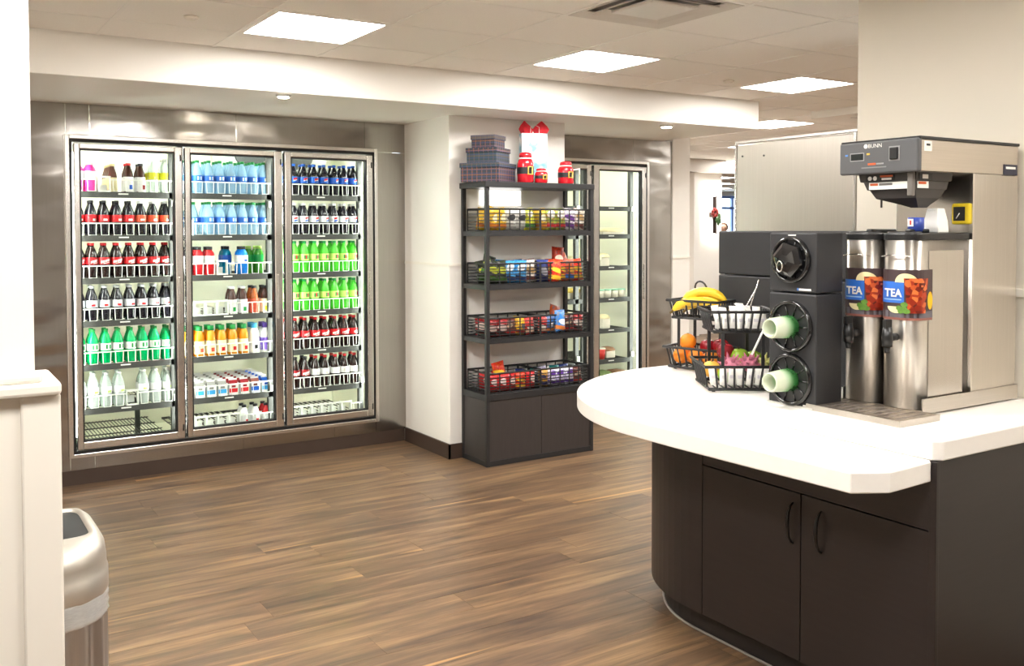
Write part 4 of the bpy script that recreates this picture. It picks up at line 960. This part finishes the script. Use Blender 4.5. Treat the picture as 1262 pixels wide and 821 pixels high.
def urn(yc, label):
    t = thing('tea_urn', label, 'tea urn', (2.76, yc, CT+.02), 'stainless tea urns', local=True)
    P_ = urn_poly()
    MB().rings([[(x, y, 0) for x, y in P_], [(x, y, .555) for x, y in P_]], 0, True).build('body', URNM, t)
    P2 = urn_poly(.004)
    MB().prism(P2, .555, .578).build('lid', BLKP, t, bevel=.004)
    rim = [(x, y, .578) for x, y in urn_poly(-.012)]
    MB().tube(rim[2:-2], .006, 8).build('lid_rim', BLKP, t)
    MB().box(.06, .2, -.012, .012, .578, .592).build('lid_handle', BLKP, t, bevel=.005)
    MB().tube([(-.004, UW*.8, .50), (-.012, .02, .505), (-.012, -.02, .505), (-.004, -UW*.8, .50)], .0022, 6).build('wire_bracket', CHROME, t)
    # wrap-around sign
    Lw = .092; n = 24
    def patch(fn_pts, off, name, mat, par):
        vs = [(*urn_curve(s, off), z) for s, z in fn_pts]; m = MB(); m.add(vs, [tuple(range(len(vs)))]); return m.build(name, mat, par)
    def strip(s0, s1, z0, z1, off, name, mat, par, n=12):
        vs = []; fs = []
        for i in range(n+1):
            s = s0+(s1-s0)*i/n; vs += [(*urn_curve(s, off), z0), (*urn_curve(s, off), z1)]
        fs = [(2*i, 2*i+2, 2*i+3, 2*i+1) for i in range(n)]
        m = MB(); m.add(vs, fs); return m.build(name, mat, par)
    sg = strip(-Lw, .138, .300, .458, .004, 'sign', TEAB, t, 20)
    strip(-Lw, .030, .348, .418, .0046, 'sign_blue_panel', TEABL, sg)
    strip(-Lw, .138, .300, .322, .0046, 'sign_table_print', TABLE, sg); strip(-Lw, .138, .292, .300, .004, 'sign_wood_print', PINKB, sg)
    def disc(sc, zc, rs_, rz_, off, name, mat, a0=0, a1=360):
        m = MB(); k = 16; vs = [(*urn_curve(sc, off), zc)] + [(*urn_curve(sc+rs_*cos(radians(a0+(a1-a0)*i/k)), off), zc+rz_*sin(radians(a0+(a1-a0)*i/k))) for i in range(k+1)]
        m.add(vs, [(0, i+1, i+2) for i in range(k)]); return m.build(name, mat, sg)
    disc(.034, .416, .034, .030, .0075, 'lemon_slice_print', LEM, 0, 180)
    disc(.004, .336, .030, .022, .0075, 'lemon_print', LEM, 180, 360)
    disc(.124, .356, .0135, .030, .0050, 'lemon_fruit_print', LEMY)
    # glass of tea, tapering
    m = MB(); vs = []; k = 10
    for j in range(k+1):
        z = .316+(.430-.316)*j/k; hw = .026+.012*j/k
        for i in range(7): vs.append((*urn_curve(.068-hw+2*hw*i/6, .0085), z))
    m.add(vs, [(j*7+i, j*7+i+1, (j+1)*7+i+1, (j+1)*7+i) for j in range(k) for i in range(6)]); m.build('tea_glass_print', TEARED, sg)
    for a, z, w_ in ((.036, .405, .004), (.012, .425, .004), (.03, .427, .004)): strip(a+.044-w_, a+.044+w_, z-w_*.8, z+w_*.8, .0095, 'ice_print', TEAHI, sg, 3)
    for a, z in ((-.016, .33), (-.024, .322), (-.008, .322), (-.014, .344), (-.03, .332)): disc(a+.046, z, .010, .008, .0095, 'mint_print', MINT)
    vs, fs = text_mb('TEA', .036, .0011); m = MB()
    m.add([(*urn_curve(-.036+x*.95, .0085), .369+z) for x, z, _ in vs], fs); m.build('lettering', STKW, sg)
    strip(-.044, .022, .357, .361, .0052, 'small_print', pm('sign_small_print', (150, 186, 226), .4), sg)
    # faucet
    fc = MB().cyl((0, 0, .235), (-.035, 0, .235), .013, n=12).build('faucet', BLKP, t)
    MB().lathe([(.016, -.03), (.018, 0), (.014, .035)], 12, (-.045, 0, .235)).build('faucet_body', BLKP, fc); MB().box(-.062, -.03, -.008, .008, .268, .295).build('faucet_lever', BLKP, fc, bevel=.003); MB().cyl((-.045, 0, .208), (-.045, 0, .185), .011, .008, 10).build('spout', BLKP, fc)
    return t
urn(2.057, 'stainless tea urn with iced tea sign beside the black dispenser')
u2 = urn(1.907, 'stainless tea urn with iced tea sign at right under the funnel')
# embossed side panel on the near urn
MB().box(.075, .27, -UW-.002, -UW, .03, .52).build('side_panel', STEELX, u2, bevel=.008)
t = thing('blue_cup', 'small blue cup on the tea urn lid', 'cup', (2.86, 1.905, CT+.6), local=True)
MB().lathe([(.018, 0), (.026, .012), (.026, .05)], 16).build('cup', pm('cup_blue', (44, 66, 150), .35), t); MB().box(-.028, -.026, -.008, .012, .02, .045).build('tag', STKW, t); MB().box(-.029, -.028, -.002, .004, .025, .04).build('tag_mark', pm('tag_red', (200, 50, 40), .4), t)
t = thing('paper_sleeve', 'white printed paper sleeve standing on the tea urn lid', 'paper', (2.95, 1.89, CT+.599), local=True)
MB().rings([rect(-.03, .03, -.028, .03, 0), rect(-.03, .03, -.024, .026, .04), rect(-.02, .02, -.018, .022, .082)], 0, False).build('sleeve', STKW, t, bevel=.003); MB().box(-.022, -.0212, -.012, .016, .066, .074).build('print', MATS['sticker_grey'], t)

# ------------------------------------------------------------------ black dry-food dispenser
BLK = pm('dispenser_black', (40, 40, 42), .5, var=.08, bump=.03, bscale=300); RINGM = pm('dispenser_gloss_black', (20, 20, 22), .12, coat=.6)
dx, dy0, dy1 = 2.575, 2.078, 2.281
dp = thing('bulk_dispenser', 'black three-dial dispenser tower between fruit baskets and tea urns', 'dispenser', (2.64, 2.18, CT))
MB().box(dx, 2.712, dy0, dy1, CT, 1.326).build('lower_body', BLK, dp, bevel=.006); MB().box(dx, 2.712, dy0, dy1, 1.330, 1.535).build('upper_body', BLK, dp, bevel=.006)
def ringx(y, z, r0, r1, x0, x1, n=28):
    m = MB(); f = lambda r, x: [(x, y+r*cos(2*pi*i/n), z+r*sin(2*pi*i/n)) for i in range(n)]
    return m.rings([f(r0, x1), f(r0, x0), f((r0+r1)/2, x0-.004), f(r1, x0), f(r1, x1)], 0, True, False, False)
CUPW = plasticmat('cup_frosted', (226, 232, 206), .25, .2)
m_, nt, b = nt_new('cup_green_frosted'); N = nt.nodes; L = nt.links
tc = N.new('ShaderNodeTexCoord'); sp = N.new('ShaderNodeSeparateXYZ'); L.new(tc.outputs['Generated'], sp.inputs[0])
cr = N.new('ShaderNodeValToRGB'); e = cr.color_ramp.elements; e[0].position = .42; e[0].color = lin((222, 230, 206))+(1,); e[1].position = .82; e[1].color = lin((90, 186, 96))+(1,); L.new(sp.outputs[0], cr.inputs[0]); L.new(cr.outputs[0], b.inputs['Base Color'])
b.inputs['Roughness'].default_value = .25; tr = N.new('ShaderNodeBsdfTransparent'); mx = N.new('ShaderNodeMixShader'); mx.inputs[0].default_value = .3; L.new(b.outputs[0], mx.inputs[1]); L.new(tr.outputs[0], mx.inputs[2]); L.new(mx.outputs[0], N['Material Output'].inputs[0])
CUPG = m_
for k, z in enumerate((1.441, 1.212, 1.028)):
    R_ = (.080, .090, .090)[k]
    d = ringx(2.181, z, R_, R_-.012, dx-.014, dx+.002).build('dial_ring', RINGM, dp)
    y = 2.181
    m = MB(); m.cyl((dx-.001, y, z), (dx-.004, y, z), R_-.012, n=28); m.build('dial_face', pm('dial_face_black', (34, 34, 36), .35), d)
    for q in range(10):
        a = 2*pi*q/10; m = MB(); m.cyl((dx-.006, y+(R_*.42)*cos(a), z+(R_*.42)*sin(a)), (dx-.006, y+(R_-.014)*cos(a), z+(R_-.014)*sin(a)), .003, n=6); m.build('spoke', RINGM, d)
    if k:
        rs = []
        for xx, r in ((dx-.004, .040), (dx-.05, .038), (dx-.10, .034), (dx-.108, .031), (dx-.104, .027), (dx-.03, .030)):
            rs.append([(xx, y+.004+r*cos(2*pi*i/18), z-.002+r*sin(2*pi*i/18)) for i in range(18)])
        MB().rings(rs, 0, True, True, True).build('cup_chute', CUPG, d)
    else:
        kn = MB()
        rs = []
        for xx, r in ((dx-.012, .066), (dx-.028, .062), (dx-.040, .045), (dx-.046, .02)):
            rs.append([(xx, y+r*cos(2*pi*i/6+.26), z+r*sin(2*pi*i/6+.26)) for i in range(6)])
        kn.rings(rs, 0, False).build('knob', RINGM, d, bevel=.004)
        ring = [(dx-.052, y+.010+.012*cos(2*pi*i/12), z-.022+.018*sin(2*pi*i/12)) for i in range(12)]
        MB().tube(ring, .0025, 6, closed=True).build('pull_ring', CHROME, d)
MB().box(dx-.001, dx, 2.10, 2.15, 1.337, 1.344).build('print_mark', STKW, dp); MB().box(dx-.001, dx, 2.152, 2.158, 1.337, 1.345).build('print_mark', pm('mark_blue2', (70, 120, 200), .5), dp)
MB().box(dx-.001, dx, 2.165, 2.198, 1.524, 1.528).build('print_mark', STKW, dp); MB().box(dx-.001, dx, 2.09, 2.13, .942, .947).build('print_mark', STKW, dp)
MB().box(dx-.012, dx+.03, dy0+.004, dy1-.004, CT, CT+.006).build('foot_plate', pm('clear_foot', (200, 196, 190), .3), dp)
bb = thing('machine_housing', 'large plain black machine housing behind the fruit baskets', 'machine', (3.1, 2.56, CT))
MB().box(3.045, 3.36, 2.30, 2.988, CT, 1.345).build('lower_housing', BLK, bb, bevel=.006); MB().box(3.045, 3.36, 2.30, 2.988, 1.349, 1.538).build('upper_housing', BLK, bb, bevel=.006)
MB().cyl((3.10, 2.988, 1.45), (3.10, 3.005, 1.45), .03, .026, 14).build('side_knob', RINGM, bb)

# stainless cabinet behind
sc = thing('steel_cabinet', 'tall brushed stainless cabinet behind the black dispensers', 'cabinet', (3.95, 3.05, 0))
MB().box(3.60, 4.3, 2.69, 3.41, .08, 1.985).build('body', STEELX, sc, bevel=.006)
MB().box(3.592, 3.60, 2.70, 3.40, .10, 1.975).build('door', steelmat('steel_door', (196, 189, 180), .34, 'z', grain=.03), sc, bevel=.004)
MB().box(3.589, 3.6, 2.688, 2.70, .10, 1.98).box(3.589, 3.6, 3.40, 3.412, .10, 1.98).build('edge_trim', CHROME, sc)
MB().box(3.596, 4.305, 2.686, 3.414, 1.983, 1.993).build('top_edge', CHROME, sc)
for fx in (3.65, 4.25):
    for fy in (2.75, 3.35): MB().cyl((fx, fy, 0), (fx, fy, .08), .02, n=10).build('foot', BLKP, sc)
for yy, zz in ((3.22, 1.91), (3.36, 1.915)): MB().cyl((3.588, yy, zz), (3.592, yy, zz), .005, n=8).build('screw', DGREY, sc)
# ------------------------------------------------------------------ fruit stands
def tier(t, w_, d, z0, h, flare=.018):
    """one open wire tray in local coordinates, front along +x at y=0 going back in +y"""
    def rc(o, z): return [(-w_/2-o, -o, z), (w_/2+o, -o, z), (w_/2+o, d+o, z), (-w_/2-o, d+o, z)]
    rim = MB().tube(rc(flare, z0+h), .0062, 6, closed=True); r = rim.build('tray_rim', BLACKF, t)
    MB().tube(rc(0, z0), .0065, 6, closed=True).build('tray_base', BLACKF, t)
    def bars(a0, a1, b0, b1, n):
        for k in range(1, n):
            f = k/n; p = [a0[i]+(a1[i]-a0[i])*f for i in range(3)]; q = [b0[i]+(b1[i]-b0[i])*f for i in range(3)]
            MB().tube([p, q], .004, 6).build('tray_bar', BLACKF, t)
    lo, hi = rc(0, z0), rc(flare, z0+h)
    for i in range(4):
        j = (i+1) % 4; bars(lo[i], lo[j], hi[i], hi[j], 8 if i % 2 == 0 else 7)
    m = MB()
    for k in range(9): xx = -w_/2+w_*k/8; m.box(xx-.002, xx+.002, 0, d, z0-.002, z0+.002)
    m.build('tray_floor', BLACKF, t)
def fruit_stand(loc, rz, w_, d, label, hook):
    t = thing('fruit_stand', label, 'fruit stand', loc, 'two-tier black wire fruit stands', local=True, rz=rz)
    for fx in (-w_/2+.02, w_/2-.02):
        for fy in (.02, d-.02): MB().cyl((fx, fy, 0), (fx, fy, .010), .007, n=8).build('foot', BLACKF, t)
    tier(t, w_, d, .012, .086); tier(t, w_*.86, d*.82, .228, .075)
    for sx in (-1, 1):
        MB().box(sx*w_*.3-.006, sx*w_*.3+.006, d-.004, d+.002, .016, .31).build('upright', BLACKF, t)
        MB().box(sx*w_*.3-.006, sx*w_*.3+.006, -.002, .003, .10, .23).build('upright', BLACKF, t)
    if hook:
        pts = [(hook*w_*.3, d, .30)] + [(hook*w_*.3+.03-.03*cos(a_), d-.01*sin(a_), .345+.036*sin(a_)) for a_ in [pi*1.25*q_/10 for q_ in range(11)]]
        MB().tube(pts, .004, 8).build('hook', BLACKF, t)
    return t
RZA = radians(-32.7)
A0 = Vector((2.505+.13*cos(RZA)+.02, 2.518+.13*sin(RZA)+.01, CT)); sA = fruit_stand(A0, RZA, .25, .235, 'front two-tier wire fruit stand holding white packets', 0)
def atA(x, y, z): return (A0.x+x*cos(RZA)-y*sin(RZA), A0.y+x*sin(RZA)+y*cos(RZA), CT+z)
RZB = radians(-75)
B0 = Vector((2.848, 2.938, CT)); 
sB = fruit_stand(B0, RZB, .245, .135, 'rear two-tier wire fruit stand holding oranges and bananas', -1)
def atB(x, y, z): return (B0.x+x*cos(RZB)-y*sin(RZB), B0.y+x*sin(RZB)+y*cos(RZB), CT+z)
ORG = pm('orange_peel', (240, 140, 24), .45, var=.1, scale=20, bump=.3, bscale=260); APR = pm('red_apple', (140, 22, 34), .25, var=.4, scale=14); APG = pm('green_apple', (138, 176, 44), .25, var=.15, scale=14); STEM = pm('fruit_stem', (86, 64, 40), .7)
BAN = pm('banana_yellow', (240, 200, 50), .45, var=.1, scale=20); BANT = pm('banana_tip', (110, 88, 40), .7); PINK = pm('pink_petal', (206, 122, 146), .5, var=.3, scale=50); PEA = pm('peach_skin', (236, 176, 70), .5, var=.2, scale=20)
def apple(p, r, mat, label, cat='apple', name='apple'):
    t = thing(name, label, cat, p, local=True, rz=random.uniform(0, 6))
    rs = []; n = 18
    prof = [(.12, .06), (.5, .0), (.85, .25), (1, .75), (.97, 1.15), (.75, 1.55), (.4, 1.72), (.15, 1.62), (.05, 1.5)]
    MB().lathe([(a*r, z*r) for a, z in prof], n).build('fruit', mat, t)
    MB().tube([(0, 0, 1.5*r), (.003, 0, 1.8*r), (.008, 0, 2.0*r)], .0018, 6).build('stem', STEM, t)
def orange(p, label):
    t = thing('orange', label, 'orange', p, 'oranges in the rear fruit stand', local=True)
    r = .036; MB().sphere((0, 0, r), r, 18, 12, sz=.96).build('peel', ORG, t); MB().lathe([(.005, 0), (.004, .002)], 8, (0, 0, r*1.955)).build('stem_button', MATS['mint_green'], t)
orange(atB(-.055, .045, .085), 'orange sitting on top of the other oranges')
for i, (x, y) in enumerate(((-.085, .04), (-.012, .04), (-.075, .1), (.062, .04))):
    orange(atB(x, y, .021), ('orange at the left end of the lower rear tray', 'orange in the middle of the lower rear tray', 'orange at the back of the lower rear tray', 'orange at the right end of the lower rear tray')[i])
apple(atB(.075, .10, .075), .036, APR, 'red apple resting behind the oranges in the lower tray')
apple(atB(.01, .1, .07), .034, APR, 'small red apple behind the top orange')
apple(atA(-.075, .19, .03), .035, PEA, 'yellow peach in back of the lower front tray', 'peach', 'peach')
apple(atA(-.035, .11, .022), .034, APG, 'green apple on the floor of the lower front tray')
apple(atA(.03, .17, .075), .039, APG, 'large green apple raised in the lower front tray'); apple(atA(.085, .175, .07), .036, APG, 'green apple at right of the lower front tray')
apple(atA(-.02, .19, .10), .035, APR, 'tall red apple between the two fruit stands')
def banana(p, rz, label, ph=0., tip=0.):
    t = thing('banana', label, 'banana', p, 'bunch of bananas on the rear stand', local=True, rz=rz)
    R_ = .125; pts = []; rad = []
    for i in range(13):
        a = radians(-48+96*i/12); pts.append((R_*sin(a), .0, R_*cos(a)-R_*.68)); f = i/12; rad.append(.0205*min(1, .35+4*f, .30+3.2*(1-f)))
    MB().tube(pts, .018, 8, radii=rad).build('peel', BAN, t)
    e0, e1 = Vector(pts[0]), Vector(pts[-1]); d0 = (e0-Vector(pts[1])).normalized(); d1 = (e1-Vector(pts[-2])).normalized()
    MB().cyl(e0, e0+d0*.02, .006, .005, 8).build('stem', BANT, t); MB().cyl(e1, e1+d1*.006, .006, .003, 8).build('tip', BANT, t)
for i, (x, y, z, a) in enumerate(((.0, .01, .262, .0), (.02, .045, .27, .0), (.02, .08, .262, -.1), (.03, .04, .302, .03))):
    banana(atB(x, y, z), RZB+a+.35, ('front banana of the bunch on the upper rear tray', 'middle banana low in the bunch', 'rear banana of the bunch', 'topmost banana of the bunch')[i])
# wrapped packets in the front stand
PKT = pm('packet_white', (240, 238, 232), .35, var=.06, scale=60); PKT2 = pm('packet_print', (214, 210, 214), .4, var=.25, scale=90)
def packet(p, rz, lean, label, grp, mat=PKT, w_=.03, h=.062):
    o = None; m = MB(); nx, nz = 4, 5; fr = []; bk = []
    for j in range(nz+1):
        v = j/nz*2-1
        for i in range(nx+1):
            u = i/nx*2-1; th = .008*(1-abs(u)**2)*(1-abs(v)**3)
            fr.append((u*w_/2, -th-.0003, (v+1)/2*h)); bk.append((u*w_/2, th+.0003, (v+1)/2*h))
    n = len(fr); fs = []
    for j in range(nz):
        for i in range(nx):
            a = j*(nx+1)+i; fs += [(a, a+1, a+nx+2, a+nx+1), (n+a, n+a+nx+1, n+a+nx+2, n+a+1)]
    m.add(fr+bk, fs, 0, True)
    t = thing('packet', label, 'packet', p, grp, local=True, rz=rz); t.rotation_euler = (lean, random.uniform(-.15, .15), rz)
    m.build('wrapper', mat, t); MB().box(-w_*.3, w_*.3, -.0095, -.0085, h*.4, h*.6).build('print', PKT2, t)
for i in range(7): packet(atA(-.10+i*.033, .022+random.uniform(0, .006), .024), RZA+random.uniform(-.2, .2), -.12, 'white wrapped packet standing in the lower front tray', 'white packets, lower tray')
for i in range(7): packet(atA(-.085+i*.028, .02+random.uniform(0, .006), .238), RZA+random.uniform(-.2, .2), -.1, 'white wrapped packet standing in the upper front tray', 'white packets, upper tray')
for i in range(6): packet(atA(-.075+i*.03, .075+random.uniform(-.01, .02), .262), RZA+random.uniform(-.5, .5), -.5+random.uniform(-.2, .2), 'white wrapped packet lying loose in the upper front tray', 'loose white packets, upper tray')
for i in range(3): packet(atA(.02+i*.02, .10, .29), RZA+.6*i, -1.0, 'white wrapped packet on top of the upper front pile', 'top white packets')
def petals(p, label, mat):
    t = thing('dragon_fruit', label, 'fruit', p, local=True, rz=random.uniform(0, 3))
    MB().sphere((0, 0, .028), .03, 14, 9, sx=1.25).build('fruit', mat, t)
    for k in range(14):
        a = k*2.4; el = -.2+1.3*(k/14); d = Vector((cos(a)*cos(el)*1.2, sin(a)*cos(el), sin(el))); c = Vector((0, 0, .028))+d*.028
        MB().cyl(c, c+d*.018+Vector((0, 0, .008)), .008, .001, 5).build('scale_leaf', mat, t)
petals(atA(-.03, .065, .066), 'pink spiky fruit at left in the lower front tray', PINK); petals(atA(.045, .07, .068), 'pink spiky fruit at right in the lower front tray', PINK)
petals(atA(.10, .09, .062), 'yellowish spiky fruit beside the dispenser', pm('yellow_petal', (206, 206, 130), .5, var=.3, scale=40))
t = thing('serving_tongs', 'metal serving tongs leaning in the upper front tray', 'tongs', atA(.05, .12, .262), local=True, rz=RZA)
for s in (-1, 1): MB().tube([(s*.012-.02, 0, 0), (s*.008, 0, .05), (.03, 0, .12), (.042, .003, .155)], .0028, 6).build('arm', CHROME, t)
MB().tube([(-.045, -.01, .0), (-.02, -.01, .012), (.0, -.01, .004)], .008, 8).build('grip', BLACKF, t)
t = thing('plastic_fork', 'white plastic fork hanging over the upper front tray edge', 'fork', atA(.045, -.022, .175), local=True, rz=RZA)
MB().tube([(-.018, 0, -.03), (.012, -.003, .035), (.03, -.002, .075)], .0042, 6).build('handle', WHITEP, t)
for s in (-1, 0, 1): MB().tube([(.03+s*.004, -.002, .074), (.037+s*.006, 0, .10)], .0018, 5).build('tine', WHITEP, t)

# ------------------------------------------------------------------ litter bin
TC = Vector((.20, 2.745, 0)); 
def sup(r, z, n=64, e=3.2, flute=0., nf=28):
    out = []
    for i in range(n):
        a = 2*pi*i/n; c, s = cos(a), sin(a); q = (abs(c)**e+abs(s)**e)**(-1/e); rr = r*q*(1+(flute*cos(nf*a)))
        out.append((rr*c, rr*s, z))
    return out
bn = thing('litter_bin', 'brushed steel litter bin with open top beside the left wall', 'litter bin', TC, local=True)
LIDM = pm('lid_champagne_metal', (196, 190, 180), .42, metal=.75, var=.04)
rs = [sup(.232, z, 168, 3.2, .02 if .03 < z < .54 else 0) for z in (.0, .02, .04, .25, .53, .56)]
MB().rings(rs, 0, True, True, False).build('fluted_body', steelmat('steel_bin', (178, 174, 170), .36, 'z', aniso=.7), bn)
rs = [sup(.236+.004*((k % 2)), z, 96, 3.2, .010*(k % 2), 23) for k, z in enumerate((.545, .555, .565, .577, .588, .602, .612))]
MB().rings(rs, 0, True, False, False).build('bin_liner', plasticmat('clear_bag', (226, 224, 220), .45, .25), bn)
N_ = 128
def opening(z, g=0.):
    out = []
    for i in range(N_):
        a = 2*pi*i/N_; c, s = cos(a), sin(a); q = (abs(c)**8+abs(s)**8)**(-1/8)
        x = (.198-g)*q*c; y = (.145-g)*q*s+.012
        out.append((x, y, z))
    return out
lid = [sup(.236, .60, N_), sup(.240, .61, N_), sup(.239, .655, N_), sup(.236, .66, N_), sup(.235, .69, N_), sup(.229, .722, N_, 3.6), [(x, y*.93+.004, z) for x, y, z in sup(.218, .742, N_, 4.2)], opening(.752, -.004), opening(.750, .006), opening(.742, .008)]
MB().rings(lid, 0, True, False, False).build('lid', LIDM, bn)
MB().rings([opening(.744, .0075), opening(.56, .02)], 0, True, True, False).build('inner_bucket', pm('bin_black', (24, 24, 26), .5), bn)

# ------------------------------------------------------------------ wall sconce in the far hall, and person beyond
sn = thing('wall_sconce', 'glowing wall sconce with dark bar and red flower in far hall', 'wall lamp', (9.96, 9.95, 1.47), local=True)
MB().box(-.035, .035, -.10, -.085, .0, .55).build('dark_bar', pm('sconce_bronze', (62, 50, 48), .4), sn)
MB().box(-.012, .012, -.085, .0, .24, .32).build('back_plate', MATS['sconce_bronze'], sn)
MB().box(-.06, .06, -.05, -.03, .36, .60).build('glow_tube', emis('sconce_glow', (255, 246, 232), 14), sn); MB().box(-.06, .06, -.05, -.03, -.05, .19).build('glow_tube', MATS['sconce_glow'], sn)
for k in range(7):
    a = 2*pi*k/7; MB().sphere((.0+.045*cos(a)-.02, -.12, .31+.045*sin(a)), .032, 8, 6, sy=.5).build('petal', pm('flower_red', (150, 50, 44), .6, var=.3), sn)
for k, (x, z) in enumerate(((.05, .22), (.07, .26), (.02, .20), (.08, .19), (.05, .16))): MB().sphere((x, -.12, z), .03, 8, 6, sy=.4, sz=1.4).build('leaf', pm('leaf_green', (62, 96, 52), .6, var=.3), sn)

def person():
    px, py = 13.40, 13.02
    J = {'pel': (0, 0, .92), 'waist': (0, 0, 1.08), 'chest': (0, 0, 1.27), 'neck': (0, 0, 1.41), 'headb': (0, 0, 1.475), 'headm': (0, -.012, 1.545), 'headt': (0, 0, 1.63),
         'shl': (-.17, 0, 1.36), 'ell': (-.22, .02, 1.10), 'wrl': (-.20, -.10, .90), 'shr': (.17, 0, 1.36), 'elr': (.22, .02, 1.10), 'wrr': (.20, -.10, .90),
         'hl': (-.09, 0, .88), 'kl': (-.10, -.02, .48), 'al': (-.10, .02, .08), 'tl': (-.10, -.13, .035), 'hr': (.09, 0, .88), 'kr': (.10, -.02, .48), 'ar': (.10, .02, .08), 'tr': (.10, -.13, .035)}
    Rr = {'pel': .13, 'waist': .115, 'chest': .135, 'neck': .052, 'headb': .066, 'headm': .082, 'headt': .066, 'shl': .06, 'ell': .042, 'wrl': .03, 'shr': .06, 'elr': .042, 'wrr': .03, 'hl': .085, 'kl': .058, 'al': .042, 'tl': .035, 'hr': .085, 'kr': .058, 'ar': .042, 'tr': .035}
    E = [('pel','waist'),('waist','chest'),('chest','neck'),('neck','headb'),('headb','headm'),('headm','headt'),('chest','shl'),('shl','ell'),('ell','wrl'),('chest','shr'),('shr','elr'),('elr','wrr'),('pel','hl'),('hl','kl'),('kl','al'),('al','tl'),('pel','hr'),('hr','kr'),('kr','ar'),('ar','tr')]
    for sd, sx in (('l', -1), ('r', 1)):
        J['p'+sd] = (sx*.198, -.15, .86); Rr['p'+sd] = .026; E.append(('wr'+sd, 'p'+sd))
        for f in range(5):
            n1, n2 = f'f{sd}{f}a', f'f{sd}{f}b'; off = (f-1.5)*.018
            J[n1] = (sx*.2+off, -.185+(.03 if f == 4 else 0), .835); J[n2] = (sx*.2+off, -.205+(.03 if f == 4 else 0), .80); Rr[n1] = .009; Rr[n2] = .008
            E += [('p'+sd, n1), (n1, n2)]
    names = list(J); idx = {n: i for i, n in enumerate(names)}
    me = bpy.data.meshes.new('person'); me.from_pydata([J[n] for n in names], [(idx[a], idx[b_]) for a, b_ in E], [])
    o = bpy.data.objects.new('person', me); COL.objects.link(o)
    sk = o.modifiers.new('skin', 'SKIN'); sk.use_smooth_shade = True
    for n in names:
        v = me.skin_vertices[0].data[idx[n]]; v.radius = (Rr[n], Rr[n]*(.82 if n in ('pel', 'waist', 'chest') else 1)); v.use_root = n == 'pel'
    o.modifiers.new('subdivision', 'SUBSURF').levels = 2; o.modifiers['subdivision'].render_levels = 2
    m, nt, b = nt_new('person_skin_clothes'); N = nt.nodes; L = nt.links
    tc = N.new('ShaderNodeTexCoord'); sp = N.new('ShaderNodeSeparateXYZ'); L.new(tc.outputs['Object'], sp.inputs[0])
    cr = N.new('ShaderNodeValToRGB'); cr.color_ramp.interpolation = 'CONSTANT'; e = cr.color_ramp.elements
    mr = N.new('ShaderNodeMath'); mr.operation = 'DIVIDE'; mr.inputs[1].default_value = 1.8; L.new(sp.outputs[2], mr.inputs[0]); L.new(mr.outputs[0], cr.inputs[0])
    e[0].position = 0; e[0].color = lin((30, 28, 28))+(1,); e[1].position = .09/1.8; e[1].color = lin((52, 56, 74))+(1,)
    for p, c in ((.93/1.8, (222, 224, 230)), (1.435/1.8, (206, 160, 136))): q = e.new(p); q.color = lin(c)+(1,)
    L.new(cr.outputs[0], b.inputs['Base Color']); b.inputs['Roughness'].default_value = .6
    me.materials.append(m)
    o.location = (px, py, 0); o.rotation_euler = (0, 0, -.75); WL[o.name] = (0, 0, 0)
    tag(o, 'person with brown hair in a pale top, far behind the black dispenser', 'person')
    HAIR = pm('brown_hair', (96, 66, 48), .7, var=.3, scale=60)
    MB().sphere((0, .016, 1.575), .094, 16, 10, sz=1.0, sy=.95).build('hair', HAIR, o)
    SK = pm('person_skin', (206, 160, 136), .55); EY = pm('person_eye', (40, 32, 30), .3)
    MB().sphere((0, -.045, 1.545), .068, 14, 10, sz=1.25, sy=.8).build('face', SK, o)
    MB().rings([[(-.012, -.098, 1.525), (.012, -.098, 1.525), (0, -.118, 1.528)], [(-.006, -.095, 1.565), (.006, -.095, 1.565), (0, -.101, 1.565)]], 0, True).build('nose', SK, o)
    for s in (-1, 1): MB().sphere((s*.028, -.092, 1.562), .009, 8, 6).build('eye', EY, o); MB().sphere((s*.085, .0, 1.545), .018, 8, 6, sx=.5).build('ear', SK, o)
    MB().box(-.02, .02, -.101, -.095, 1.498, 1.504).build('mouth', pm('person_lip', (166, 96, 88), .5), o)
person()
